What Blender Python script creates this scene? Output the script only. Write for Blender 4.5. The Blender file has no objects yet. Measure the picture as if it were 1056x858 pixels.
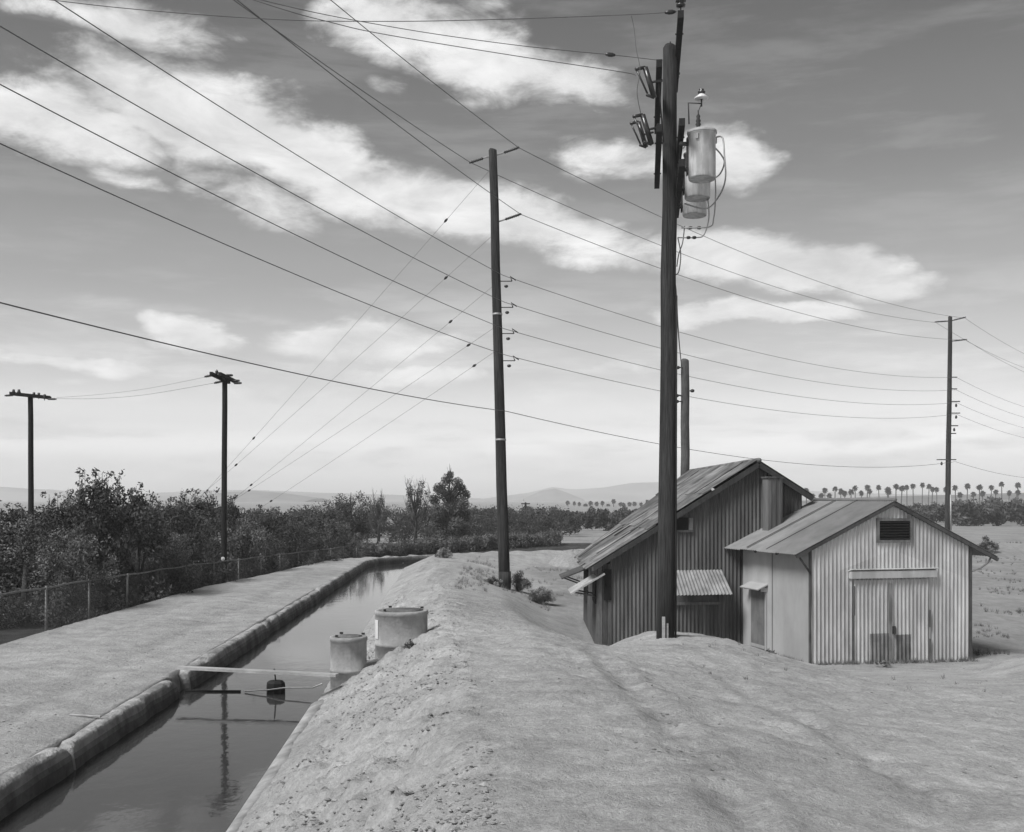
import bpy, math, random
import numpy as np
from mathutils import Vector, Matrix

random.seed(7)
rng = np.random.default_rng(11)
scene = bpy.context.scene
COL = scene.collection
F = 1132.0          # focal length in photograph pixels
CX, HY = 528.0, 515.0
CAMZ = 3.0

# ------------------------------------------------------------------ camera
cd = bpy.data.cameras.new("camera")
cam = bpy.data.objects.new("camera", cd)
COL.objects.link(cam)
cam.location = (0, 0, CAMZ)
cam.rotation_euler = (math.radians(90), 0, 0)
cd.sensor_width = 36
cd.lens = 36 * F / 1056
cd.shift_y = (HY - 429) / 1056
cd.clip_start = 0.1
cd.clip_end = 20000
scene.camera = cam

# ------------------------------------------------------------------ light
SUN_DIR = Vector((-0.52, -0.42, 0.76)).normalized()
SUN_EL = math.asin(SUN_DIR.z)
sl = bpy.data.lights.new("sun", 'SUN')
sl.energy = 4.3
sl.angle = math.radians(22)   # sun veiled by thin cloud: the photograph has no hard shadows
sl.color = (1.0, 1.0, 1.0)
so = bpy.data.objects.new("sun", sl)
COL.objects.link(so)
so.rotation_euler = SUN_DIR.to_track_quat('Z', 'Y').to_euler()

scene.view_settings.view_transform = 'Standard'
scene.view_settings.look = 'None'
scene.view_settings.exposure = 0.0
scene.view_settings.gamma = 1.0
scene.view_settings.use_curve_mapping = False
scene.cycles.max_bounces = 6
scene.cycles.volume_bounces = 2
scene.cycles.caustics_reflective = False
scene.cycles.caustics_refractive = False

SKY_STRENGTH = 0.1
world = bpy.data.worlds.new("World")
scene.world = world
world.use_nodes = True
wt = world.node_tree
for n in list(wt.nodes):
    wt.nodes.remove(n)

def azel(px, py):
    az = math.atan((px - CX) / F)
    el = math.atan((HY - py) / F * math.cos(az))
    return az, el

def build_world():
    N = wt.nodes.new
    L = wt.links.new
    def math_(op, a, b=None, c=None, clamp=False):
        n = N('ShaderNodeMath'); n.operation = op; n.use_clamp = clamp
        for k, v in enumerate((a, b, c)):
            if v is None: continue
            if isinstance(v, (int, float)): n.inputs[k].default_value = v
            else: L(v, n.inputs[k])
        return n.outputs[0]
    out = N('ShaderNodeOutputWorld')
    bg = N('ShaderNodeBackground')
    bg.inputs[1].default_value = SKY_STRENGTH
    sky = N('ShaderNodeTexSky')
    sky.sky_type = 'NISHITA'
    sky.sun_disc = False
    sky.sun_elevation = SUN_EL
    sky.sun_rotation = math.atan2(SUN_DIR.x, SUN_DIR.y)
    sky.dust_density = 2.0
    # black and white film: the sky as one grey value, red-weighted like film under a yellow filter
    sep = N('ShaderNodeSeparateColor')
    L(sky.outputs[0], sep.inputs[0])
    grey = math_('ADD', math_('MULTIPLY', sep.outputs[0], 0.55), math_('MULTIPLY', sep.outputs[1], 0.45))
    tc = N('ShaderNodeTexCoord')
    sx = N('ShaderNodeSeparateXYZ')
    L(tc.outputs['Generated'], sx.inputs[0])
    az = math_('ARCTAN2', sx.outputs[0], sx.outputs[1])
    el = math_('ARCSINE', sx.outputs[2])
    # clarity of the air by elevation
    ramp = N('ShaderNodeValToRGB')
    cr = ramp.color_ramp
    cr.interpolation = 'EASE'
    stops = SKY_STOPS
    cr.elements[0].position = stops[0][0]; cr.elements[0].color = (stops[0][1],) * 3 + (1,)
    cr.elements[1].position = stops[-1][0]; cr.elements[1].color = (stops[-1][1],) * 3 + (1,)
    for p, v in stops[1:-1]:
        e = cr.elements.new(p); e.color = (v, v, v, 1)
    eln = math_('DIVIDE', el, math.pi / 2, clamp=True)
    L(eln, ramp.inputs[0])
    base = math_('MULTIPLY', grey, math_('MULTIPLY', ramp.outputs[0], 5.0))
    # clouds, placed by azimuth and elevation
    comb = N('ShaderNodeCombineXYZ')
    L(az, comb.inputs[0]); L(el, comb.inputs[1])
    def noise(vec, scale, detail, rough, stretch=(1, 1, 1), off=(0, 0, 0), dist=0.0):
        m = N('ShaderNodeMapping')
        L(vec, m.inputs[0])
        m.inputs['Scale'].default_value = stretch
        m.inputs['Location'].default_value = off
        n = N('ShaderNodeTexNoise')
        n.inputs['Scale'].default_value = scale
        n.inputs['Detail'].default_value = detail
        n.inputs['Roughness'].default_value = rough
        n.inputs['Distortion'].default_value = dist
        L(m.outputs[0], n.inputs[0])
        return n
    wn = noise(comb.outputs[0], 9, 5, 0.55, (1, 2.2, 1))
    va = N('ShaderNodeVectorMath'); va.operation = 'SUBTRACT'
    L(wn.outputs['Color'], va.inputs[0]); va.inputs[1].default_value = (.5, .5, .5)
    vb = N('ShaderNodeVectorMath'); vb.operation = 'MULTIPLY'
    L(va.outputs[0], vb.inputs[0]); vb.inputs[1].default_value = (.15, .045, 0)
    vc = N('ShaderNodeVectorMath'); vc.operation = 'ADD'
    L(comb.outputs[0], vc.inputs[0]); L(vb.outputs[0], vc.inputs[1])
    acc = None
    for (px, py, rx, ry, ang, st) in CLOUDS:
        a, e = azel(px, py)
        m = N('ShaderNodeMapping'); m.vector_type = 'TEXTURE'
        L(vc.outputs[0], m.inputs[0])
        m.inputs['Location'].default_value = (a, e, 0)
        m.inputs['Rotation'].default_value = (0, 0, math.radians(-ang))
        c2 = math.cos(a) ** 2
        m.inputs['Scale'].default_value = (rx / F * c2, ry / F * math.cos(a), 1)
        ln = N('ShaderNodeVectorMath'); ln.operation = 'LENGTH'
        L(m.outputs[0], ln.inputs[0])
        mr = N('ShaderNodeMapRange'); mr.interpolation_type = 'SMOOTHSTEP'
        L(ln.outputs['Value'], mr.inputs[0])
        mr.inputs[1].default_value = 1.25; mr.inputs[2].default_value = 0.25
        mr.inputs[3].default_value = 0.0; mr.inputs[4].default_value = st
        acc = mr.outputs[0] if acc is None else math_('MAXIMUM', acc, mr.outputs[0])
    # break up with wisps
    fb = noise(comb.outputs[0], 15, 10, 0.64, (1, 2.1, 1), (3.1, 1.7, 0), 0.3)
    fb2 = noise(comb.outputs[0], 5, 7, 0.6, (1, 6.0, 1), (1.3, 8.2, 0), 0.2)
    d1 = math_('ADD', acc, math_('MULTIPLY', math_('SUBTRACT', fb.outputs[0], 0.5), 1.7))
    dens = N('ShaderNodeMapRange'); dens.interpolation_type = 'SMOOTHSTEP'
    L(d1, dens.inputs[0])
    dens.inputs[1].default_value = 0.10; dens.inputs[2].default_value = 0.96
    dens.inputs[3].default_value = 0.0; dens.inputs[4].default_value = 1.0
    # only where a cloud body exists
    gate = N('ShaderNodeMapRange')
    L(acc, gate.inputs[0]); gate.inputs[1].default_value = 0.0; gate.inputs[2].default_value = 0.22
    d2 = math_('MULTIPLY', dens.outputs[0], gate.outputs[0])
    # thin streaks low over the horizon
    st = N('ShaderNodeMapRange'); st.interpolation_type = 'SMOOTHSTEP'
    L(fb2.outputs[0], st.inputs[0])
    st.inputs[1].default_value = 0.46; st.inputs[2].default_value = 0.64
    st.inputs[3].default_value = 0.0; st.inputs[4].default_value = 0.8
    lowm = N('ShaderNodeMapRange')
    L(el, lowm.inputs[0]); lowm.inputs[1].default_value = 0.20; lowm.inputs[2].default_value = 0.07
    lowm.inputs[3].default_value = 0.12; lowm.inputs[4].default_value = 1.0
    st2 = math_('MULTIPLY', st.outputs[0], lowm.outputs[0])
    dd = math_('MAXIMUM', d2, st2, clamp=True)
    # cloud tone with soft inner variation
    fb3 = noise(comb.outputs[0], 10, 9, 0.6, (1, 2.4, 1), (7.7, 2.2, 0), 0.4)
    ct = N('ShaderNodeMapRange')
    L(fb3.outputs[0], ct.inputs[0]); ct.inputs[1].default_value = .3; ct.inputs[2].default_value = .7
    ct.inputs[3].default_value = 0.62 / SKY_STRENGTH; ct.inputs[4].default_value = 1.06 / SKY_STRENGTH
    mixd = math_('ADD', math_('MULTIPLY', base, math_('SUBTRACT', 1.0, dd)), math_('MULTIPLY', ct.outputs[0], dd))
    L(mixd, bg.inputs[0])
    L(bg.outputs[0], out.inputs[0])

SKY_STOPS = [(0.0, .95), (0.025, .80), (0.045, .50), (0.075, .33), (0.127, .235), (.2, .148), (0.27, .105), (0.5, .11), (1.0, .11)]
CLOUDS = [
    # px, py, rx, ry, tilt down to the right, strength
    (60, 130, 170, 42, 4, .95), (210, 125, 175, 52, 12, 1.15), (330, 175, 155, 45, 20, 1.1),
    (470, 215, 165, 36, 10, 1.1), (560, 235, 110, 26, 6, .8), (250, 205, 90, 26, 18, .6), (140, 190, 60, 16, 8, .5),
    (480, 55, 190, 42, 14, .95), (590, 85, 70, 26, 20, .75), (420, 5, 90, 20, 5, .65), (90, 12, 170, 24, 2, .75), (390, 88, 60, 16, 10, .5), (185, 50, 60, 12, 4, .4),
    (745, 160, 75, 36, 8, .95), (660, 170, 100, 26, 5, .7),
    (800, 268, 160, 32, 8, 1.15), (900, 292, 110, 16, 6, .65), (620, 262, 110, 24, 4, .65),
    (775, 321, 115, 15, 1, 1.15),
    (375, 350, 125, 26, -3, 1.2), (415, 388, 95, 15, 4, .95), (190, 341, 58, 20, 8, 1.05), (75, 371, 130, 12, 2, .95),
    (895, 452, 85, 12, 0, .85), (640, 376, 70, 9, 3, .55), (330, 437, 90, 7, 2, .6), (800, 415, 70, 8, 0, .5), (450, 470, 120, 8, 0, .5),
    (930, 470, 90, 7, 0, .5), (180, 490, 90, 8, 0, .4),
]
build_world()

# ------------------------------------------------------------------ helpers
def at(px, py, d):
    """world point that stands at depth d where the photograph has (px, py)"""
    return Vector(((px - CX) * d / F, d, CAMZ + (HY - py) * d / F))

class MB:
    def __init__(self):
        self.v = []; self.f = []; self.t = []; self.smooth = True
    def add(self, verts, faces, tone=1.0):
        o = len(self.v)
        self.v.extend([tuple(p) for p in verts])
        for f in faces:
            self.f.append(tuple(i + o for i in f)); self.t.append(tone)
    def box(self, c, ax, ay, az, sx, sy, sz, tone=1.0):
        """oriented box, c = centre, s = full sizes"""
        c = Vector(c); ax = Vector(ax) * sx / 2; ay = Vector(ay) * sy / 2; az = Vector(az) * sz / 2
        vs = [c + ax * i + ay * j + az * k for i in (-1, 1) for j in (-1, 1) for k in (-1, 1)]
        fs = [(0, 1, 3, 2), (4, 6, 7, 5), (0, 4, 5, 1), (2, 3, 7, 6), (0, 2, 6, 4), (1, 5, 7, 3)]
        self.add(vs, fs, tone)
    def abox(self, c, sx, sy, sz, tone=1.0):
        self.box(c, (1, 0, 0), (0, 1, 0), (0, 0, 1), sx, sy, sz, tone)
    def tube(self, pts, r, seg=6, caps=True, tone=1.0):
        pts = [Vector(p) for p in pts]
        n = len(pts)
        rr = r if isinstance(r, (list, tuple, np.ndarray)) else [r] * n
        vs = []; fs = []
        prev = None
        for i, p in enumerate(pts):
            d = (pts[min(i + 1, n - 1)] - pts[max(i - 1, 0)]).normalized()
            if prev is None:
                a = d.orthogonal().normalized()
            else:
                a = (prev - d * prev.dot(d))
                a = a.normalized() if a.length > 1e-6 else d.orthogonal().normalized()
            prev = a
            b = d.cross(a)
            for k in range(seg):
                th = 2 * math.pi * k / seg
                vs.append(p + (a * math.cos(th) + b * math.sin(th)) * rr[i])
        for i in range(n - 1):
            for k in range(seg):
                k2 = (k + 1) % seg
                fs.append((i * seg + k, i * seg + k2, (i + 1) * seg + k2, (i + 1) * seg + k))
        if caps:
            fs.append(tuple(range(seg - 1, -1, -1)))
            fs.append(tuple((n - 1) * seg + k for k in range(seg)))
        self.add(vs, fs, tone)
    def lathe(self, c, prof, seg=16, tone=1.0, axis=None):
        """prof: list of (r, h) along axis from c"""
        c = Vector(c); ax = Vector(axis or (0, 0, 1)).normalized()
        a = ax.orthogonal().normalized(); b = ax.cross(a)
        vs = []; fs = []
        for (r, h) in prof:
            for k in range(seg):
                th = 2 * math.pi * k / seg
                vs.append(c + ax * h + (a * math.cos(th) + b * math.sin(th)) * max(r, 1e-4))
        for i in range(len(prof) - 1):
            for k in range(seg):
                k2 = (k + 1) % seg
                fs.append((i * seg + k, i * seg + k2, (i + 1) * seg + k2, (i + 1) * seg + k))
        self.add(vs, fs, tone)
    def build(self, name, mat, parent=None, smooth=None):
        me = bpy.data.meshes.new(name)
        off = Vector((0, 0, 0))
        p = parent
        while p is not None:
            off += p.location; p = p.parent
        vs = [(x - off.x, y - off.y, z - off.z) for (x, y, z) in self.v]
        me.from_pydata(vs, [], self.f)
        at_ = me.attributes.new('tone', 'FLOAT', 'FACE')
        at_.data.foreach_set('value', np.array(self.t, dtype=np.float32))
        if smooth is not False:
            me.polygons.foreach_set('use_smooth', [True] * len(me.polygons)) if smooth else None
        me.materials.append(mat)
        o = bpy.data.objects.new(name, me)
        COL.objects.link(o)
        if parent is not None:
            o.parent = parent
        return o

def tag(o, label=None, cat=None, group=None, kind=None):
    if label: o['label'] = label
    if cat: o['category'] = cat
    if group: o['group'] = group
    if kind: o['kind'] = kind
    return o

def thing(name, label, cat, loc, group=None):
    o = bpy.data.objects.new(name, None)
    o.empty_display_size = 0.2
    COL.objects.link(o)
    o.location = loc
    return tag(o, label, cat, group)

def copy_tree(o, loc, rz=0, s=1.0, label=None):
    c = o.copy(); COL.objects.link(c)
    c.location = loc; c.rotation_euler = (0, 0, rz)
    c.scale = (s, s, s) if not isinstance(s, tuple) else s
    if label: c['label'] = label
    for ch in list(o.children):
        k = ch.copy(); COL.objects.link(k); k.parent = c
    return c

def mat(name, base, var=.2, scale=6, stretch=(1, 1, 1), rough=.85, bump=0.0, bscale=40, metal=0.0,
        stain=0.0, stscale=1.0, ststretch=(1, 1, 1), spec=.3, bdist=.02):
    m = bpy.data.materials.new(name); m.use_nodes = True
    nt = m.node_tree; N = nt.nodes.new; L = nt.links.new
    b = nt.nodes['Principled BSDF']
    b.inputs['Roughness'].default_value = rough
    b.inputs['Metallic'].default_value = metal
    b.inputs['Specular IOR Level'].default_value = spec
    tc = N('ShaderNodeTexCoord')
    def nz(sc, st, det=6, off=0):
        mp = N('ShaderNodeMapping'); mp.inputs['Scale'].default_value = st
        mp.inputs['Location'].default_value = (off, off * .7, off * .3)
        L(tc.outputs['Object'], mp.inputs[0])
        n = N('ShaderNodeTexNoise'); n.inputs['Scale'].default_value = sc; n.inputs['Detail'].default_value = det
        n.inputs['Roughness'].default_value = .6
        L(mp.outputs[0], n.inputs[0]); return n.outputs[0]
    def mr(x, a, bb, lo=.3, hi=.7):
        r = N('ShaderNodeMapRange'); L(x, r.inputs[0])
        r.inputs[1].default_value = lo; r.inputs[2].default_value = hi
        r.inputs[3].default_value = a; r.inputs[4].default_value = bb
        return r.outputs[0]
    def mul(x, y):
        q = N('ShaderNodeMath'); q.operation = 'MULTIPLY'; L(x, q.inputs[0]); L(y, q.inputs[1]); return q.outputs[0]
    val = mr(nz(scale, stretch), base * (1 - var), base * (1 + var))
    if stain:
        val = mul(val, mr(nz(stscale, ststretch, 8, 4.2), 1 - stain, 1.0, .42, .58))
    a = N('ShaderNodeAttribute'); a.attribute_name = 'tone'
    val = mul(val, a.outputs['Fac'])
    L(val, b.inputs['Base Color'])
    if bump:
        bp = N('ShaderNodeBump'); bp.inputs['Strength'].default_value = bump; bp.inputs['Distance'].default_value = bdist
        L(nz(bscale, stretch, 5, 9.1), bp.inputs['Height']); L(bp.outputs[0], b.inputs['Normal'])
    return m

# ------------------------------------------------------------------ numpy value noise
def vnoise(x, y, seed=0):
    xi = np.floor(x).astype(np.int64); yi = np.floor(y).astype(np.int64)
    fx = x - xi; fy = y - yi
    fx = fx * fx * (3 - 2 * fx); fy = fy * fy * (3 - 2 * fy)
    def h(a, b):
        n = (a * 374761393 + b * 668265263 + seed * 982451653) & 0x7fffffff
        n = ((n ^ (n >> 13)) * 1274126177) & 0x7fffffff
        n = n ^ (n >> 16)
        return (n & 0xffff) / 65535.0
    return (h(xi, yi) * (1 - fx) + h(xi + 1, yi) * fx) * (1 - fy) + (h(xi, yi + 1) * (1 - fx) + h(xi + 1, yi + 1) * fx) * fy - .5
def fbm(x, y, o=4, seed=0):
    s = 0; a = 1.0
    for k in range(o):
        s = s + a * vnoise(x * 2 ** k + 17.3 * k, y * 2 ** k - 9.1 * k, seed + k); a *= .5
    return s

# ------------------------------------------------------------------ terrain
def bend(d):
    return 0.10 * np.maximum(0, np.asarray(d, float) - 48) ** 2
def edge_l(d):
    return -4.38 - 0.041 * np.asarray(d, float)
def edge_r(d):
    return -1.95 - 0.058 * np.asarray(d, float)
def road_l(d):
    return np.interp(d, [-20, 0, 20, 25, 33, 43, 55, 70], [-9.6, -9.4, -9.45, -9.55, -9.5, -8.7, -7.5, -7.3])

ST = {   # depth: right-hand cross section (X, z)
    -30: [(-.2, 1.3), (2, 1.3), (6, 1.1), (15, .9), (60, .5)],
    4:  [(-.15, 1.30), (1.5, 1.28), (4, 1.08), (8, .95), (15, .8), (60, .3)],
    7:  [(-.25, 1.25), (1.0, 1.25), (3, .98), (6, .80), (12, .7), (60, .2)],
    10: [(-.5, 1.15), (.6, 1.18), (3, .86), (6, .60), (12, .55), (60, .1)],
    14: [(-.9, 1.0), (.4, 1.05), (2, .80), (4, .52), (7, .30), (12, .35), (60, 0)],
    17.5: [(-1.15, .9), (.3, .93), (1.5, .64), (2.2, .62), (3.5, .52), (6, .10), (8, .02), (11, .22), (60, -.1)],
    20.2: [(-1.25, .9), (.2, .78), (1.1, .42), (1.6, .24), (2.1, .40), (2.8, .50), (4.0, .44), (5.0, .10), (6.2, -.22), (8.6, -.24), (10.0, .08), (12, .22), (60, -.2)],
    21.6: [(-1.3, .86), (.2, .64), (1.2, .20), (1.7, .02), (2.25, .28), (2.8, .44), (4.0, .30), (5.2, -.20), (6.2, -.36), (9.3, -.38), (10.5, -.02), (12, .12), (60, -.2)],
    23.5: [(-1.4, .85), (.1, .58), (1.1, -.05), (1.9, -.34), (2.9, -.12), (4.2, -.18), (5.5, -.46), (10, -.48), (11.5, -.40), (60, -.4)],
    26: [(-1.65, .8), (-.2, .58), (.9, -.15), (1.8, -.48), (6, -.50), (12, -.55), (60, -.4)],
    35: [(-2.5, .68), (-1.2, .50), (-.3, .20), (.8, -.15), (5, -.38), (60, -.4)],
    48: [(-3.5, .55), (-2, .40), (0, -.05), (5, -.2), (30, -.3), (60, -.35)],
    60: [(-4.2, .5), (-2.5, .35), (0, -.1), (5, -.2), (30, -.3), (60, -.35)],
}
SK = sorted(ST)
XF = np.linspace(-8, 62, 1401)
PROF = []
ker = np.exp(-np.linspace(-2, 2, 11) ** 2); ker /= ker.sum()
for d in SK:
    r = float(edge_r(d))
    pts = [(r - 1.0, -.55), (r, 0.0)] + ST[d]
    z = np.interp(XF, [p[0] for p in pts], [p[1] for p in pts])
    zp = np.pad(z, 5, mode='edge')
    PROF.append(np.convolve(zp, ker, mode='valid'))
PROF = np.array(PROF)

def height(X, Y, detail=True):
    X = np.asarray(X, float); Y = np.asarray(Y, float)
    d = Y
    Xe = X - bend(np.minimum(d, 60))
    # right side: bilinear on stations
    dc = np.clip(d, SK[0], SK[-1] - 1e-6)
    i = np.clip(np.searchsorted(SK, dc, side='right') - 1, 0, len(SK) - 2)
    SKA = np.array(SK, float)
    t = (dc - SKA[i]) / (SKA[i + 1] - SKA[i])
    xf = np.clip((Xe - XF[0]) / (XF[1] - XF[0]), 0, len(XF) - 1.001)
    j = xf.astype(int); fx = xf - j
    def pr(k): return PROF[k, j] * (1 - fx) + PROF[k, j + 1] * fx
    zr = pr(i) * (1 - t) + pr(i + 1) * t
    # left side
    L = edge_l(d); rl = road_l(d)
    zroad = .29 + .05 * np.clip((L - .3 - Xe) / 1.2, 0, 1) + .03 * np.clip((L - Xe) / 4.0, 0, 1) + .015 * np.sin(Xe * 3.1)
    low = np.interp(d, [0, 20, 50, 70], [.12, .10, -.30, -.35])
    w = np.clip((rl + .25 - Xe) / .75, 0, 1); w = w * w * (3 - 2 * w)
    zl = zroad * (1 - w) + low * w
    w2 = np.clip((rl - Xe - 2) / 8, 0, 1)
    zl = zl - .25 * w2
    ww = np.clip((Xe - (L - .17)) / .12, 0, 1)
    zl = zl * (1 - ww) - .6 * ww
    for o_ in (1.25, 2.75):
        zl = zl - .022 * np.exp(-((Xe - (L - o_ - .08 * np.sin(d * .35))) / .22) ** 2)
    mid = (L + edge_r(d)) / 2
    z = np.where(Xe < mid, zl, zr)
    # past the bend: open ground
    k = np.clip((d - 60) / 5, 0, 1)
    flat = np.interp(d, [60, 66, 80, 130, 3200], [.45, .38, -.3, -.4, -.4])
    z = z * (1 - k) + flat * k
    # spoil heap in the field behind the far corner of the big shed
    if detail:
        near = np.exp(-np.maximum(d - 12, 0) / 30) + .15
        inwater = np.clip((z + .05) / .25, 0, 1)
        onroad = np.clip((L - .2 - Xe) / .6, 0, 1)
        amp = np.where(Xe < mid, .25 + .25 * onroad, 1.0)
        n = fbm(X * .4, Y * .4, 3, 3) * .06 + fbm(X * 1.9, Y * 1.9, 3, 5) * .028
        n = n + fbm(X * 7.3, Y * 7.3, 3, 8) * .034 - np.clip(fbm(X * 1.7, Y * 3.1, 4, 28) - .25, 0, .2) * .12
        # runnels down the bank slope
        slope = np.clip((Xe - edge_r(d)) / .5, 0, 1) * np.clip((edge_r(d) + 2.4 - Xe) / .8, 0, 1) * (d < 45)
        run = np.abs(fbm(Y * 1.6 + X * .9, X * .45, 3, 21))
        n = n - slope * np.clip(.10 - run, 0, .1) * .9 + slope * fbm(X * 3.5 + Y * 2, Y * 5, 4, 14) * .13 + slope * np.clip(fbm(X * 6 + Y * 5, Y * 8 - X * 3, 3, 17) - .12, 0, .5) * .16
        # wheel ruts on the bank track
        for off, dep in ((0.0, 1.0), (1.55, .75)):
            c = rut_x(d) + off + .05 * fbm(d * .8, d * 0 + off, 2, 51)
            q = (Xe - c)
            n = n + dep * (-.036 * np.exp(-(q / .12) ** 2) + .018 * np.exp(-((np.abs(q) - .26) / .10) ** 2)) * np.clip((19 - d) / 4, 0, 1) * (.5 + fbm(d * 1.1, d * 0 + 4 + off, 2, 52) + .4)
        z = z + n * np.minimum(near, 1) * inwater * amp * np.where(d > 75, .4, 1)
    return z

def rut_x(d):
    d = np.asarray(d, float)
    return 1.28 - .012 * (d - 7) - .004 * np.maximum(d - 12, 0) ** 2

def hz(x, y):
    return float(height(np.array([x]), np.array([y]))[0])

def build_ground():
    def axis(lo, hi, step, far, g):
        a = list(np.arange(lo, hi, step))
        s = step; x = a[-1]
        while x < far:
            s *= g; x += s; a.append(x)
        s = step; x = a[0]; pre = []
        while x > -far:
            s *= g; x -= s; pre.append(x)
        return np.array(pre[::-1] + a)
    xs = axis(-6.5, 8, .055, 3200, 1.055)
    ys = axis(5, 24, .06, 3200, 1.035)
    ys = ys[ys > -60]
    X, Y = np.meshgrid(xs, ys)
    Z = height(X, Y)
    nx, ny = len(xs), len(ys)
    me = bpy.data.meshes.new('ground')
    co = np.stack([X, Y, Z], -1).reshape(-1, 3).astype(np.float32)
    idx = np.arange(nx * ny).reshape(ny, nx)
    q = np.stack([idx[:-1, :-1], idx[:-1, 1:], idx[1:, 1:], idx[1:, :-1]], -1).reshape(-1, 4)
    me.vertices.add(len(co)); me.vertices.foreach_set('co', co.ravel())
    me.loops.add(q.size); me.loops.foreach_set('vertex_index', q.ravel().astype(np.int32))
    me.polygons.add(len(q))
    me.polygons.foreach_set('loop_start', np.arange(0, q.size, 4, dtype=np.int32))
    me.polygons.foreach_set('use_smooth', np.ones(len(q), dtype=bool))
    me.update(calc_edges=True)
    # kind of ground: 0 bare dirt, 1 dry field grass, litter under the shrubs
    d = Y; Xe = X - bend(np.minimum(d, 60))
    edge = fbm(X * .6, Y * .6, 3, 31) * 1.4
    field = np.clip((Xe - np.interp(d, [0, 20, 24, 35, 48, 60], [60, 60, 1.2, .6, -.5, -2]) + edge) / 1.2, 0, 1)
    pad = np.clip((26.5 - d + edge) / 1.5, 0, 1) * np.clip((Xe - 0) / 1, 0, 1)
    field = field * (1 - pad)
    field = np.where(d > 68, 1, field)
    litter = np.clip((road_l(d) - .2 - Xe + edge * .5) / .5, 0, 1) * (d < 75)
    track = np.zeros_like(X)
    for off in (0.0, 1.55):
        q = X - (rut_x(d) + off)
        track = np.maximum(track, np.exp(-(q / .24) ** 2) * np.clip((20 - d) / 5, 0, 1) * np.clip(.75 + fbm(X * 2.1, Y * .8, 3, 55), 0, 1))
    for o_ in (1.25, 2.75):
        q = Xe - (edge_l(d) - o_ - .08 * np.sin(d * .35))
        track = np.maximum(track, .7 * np.exp(-(q / .26) ** 2) * (d < 62) * np.clip(.7 + fbm(X * 2.1, Y * .5, 3, 57), 0, 1))
    for nm, arr in (('field', field), ('litter', litter), ('track', track)):
        a = me.attributes.new(nm, 'FLOAT', 'POINT')
        a.data.foreach_set('value', arr.ravel().astype(np.float32))
    m = bpy.data.materials.new('dirt'); m.use_nodes = True
    nt = m.node_tree; N = nt.nodes.new; L = nt.links.new
    b = nt.nodes['Principled BSDF']
    b.inputs['Roughness'].default_value = .95
    b.inputs['Specular IOR Level'].default_value = .1
    geo = N('ShaderNodeNewGeometry')
    def nz(sc, det, st=(1, 1, 1), rough=.6):
        mp = N('ShaderNodeMapping'); mp.inputs['Scale'].default_value = st
        L(geo.outputs['Position'], mp.inputs[0])
        n = N('ShaderNodeTexNoise'); n.inputs['Scale'].default_value = sc; n.inputs['Detail'].default_value = det
        n.inputs['Roughness'].default_value = rough
        L(mp.outputs[0], n.inputs[0]); return n.outputs[0]
    def mr(x, a, bb, lo=.3, hi=.7):
        r = N('ShaderNodeMapRange'); L(x, r.inputs[0])
        r.inputs[1].default_value = lo; r.inputs[2].default_value = hi
        r.inputs[3].default_value = a; r.inputs[4].default_value = bb
        return r.outputs[0]
    def op(o_, x, y):
        n = N('ShaderNodeMath'); n.operation = o_
        for k, v in enumerate((x, y)):
            if isinstance(v, (int, float)): n.inputs[k].default_value = v
            else: L(v, n.inputs[k])
        return n.outputs[0]
    def attr(nm):
        a = N('ShaderNodeAttribute'); a.attribute_name = nm; return a.outputs['Fac']
    def mix(f, x, y):
        return op('ADD', op('MULTIPLY', x, op('SUBTRACT', 1.0, f)), op('MULTIPLY', y, f))
    big = mr(nz(.35, 6), .80, 1.08)
    medn = mr(nz(2.3, 7), .76, 1.13)
    fine = mr(nz(19, 6, rough=.75), .70, 1.2)
    peb = mr(nz(70, 4), .85, 1.1)
    dirt = op('MULTIPLY', op('MULTIPLY', op('MULTIPLY', big, medn), op('MULTIPLY', fine, peb)), DIRT)
    dirt = op('MULTIPLY', dirt, op('ADD', 1.0, op('MULTIPLY', attr('track'), op('SUBTRACT', mr(nz(5, 5, (1, .5, 1)), -.35, .22), 0.0))))
    patch = mr(nz(.9, 8, (.55, 1.6, 1), .7), .0, 1.0, .54, .66)
    dirt = op('MULTIPLY', dirt, op('SUBTRACT', 1.0, op('MULTIPLY', patch, .13)))
    # scattered darker crumbs and litter
    vor = N('ShaderNodeTexVoronoi'); vor.inputs['Scale'].default_value = 9
    L(geo.outputs['Position'], vor.inputs['Vector'])
    spot = op('MULTIPLY', mr(vor.outputs['Distance'], 1, 0, .10, .22), mr(nz(1.1, 4), 0, 1, .52, .66))
    dirt = op('MULTIPLY', dirt, op('SUBTRACT', 1.0, op('MULTIPLY', spot, .6)))
    fieldc = op('MULTIPLY', op('MULTIPLY', mr(nz(.25, 6, (1, 1, 1)), .72, 1.12), mr(nz(3.2, 8, (1, .35, 1), .75), .70, 1.15)), FIELD)
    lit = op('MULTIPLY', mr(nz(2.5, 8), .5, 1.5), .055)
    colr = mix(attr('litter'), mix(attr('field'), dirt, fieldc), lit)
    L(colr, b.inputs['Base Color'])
    bp = N('ShaderNodeBump'); bp.inputs['Strength'].default_value = .9; bp.inputs['Distance'].default_value = .04
    L(op('ADD', op('ADD', nz(14, 8, rough=.7), op('MULTIPLY', nz(60, 4), .35)), op('MULTIPLY', spot, .5)), bp.inputs['Height'])
    L(bp.outputs[0], b.inputs['Normal'])
    me.materials.append(m)
    o = bpy.data.objects.new('ground', me); COL.objects.link(o)
    tag(o, kind='structure')

DIRT, FIELD = .435, .31
build_ground()

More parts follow.
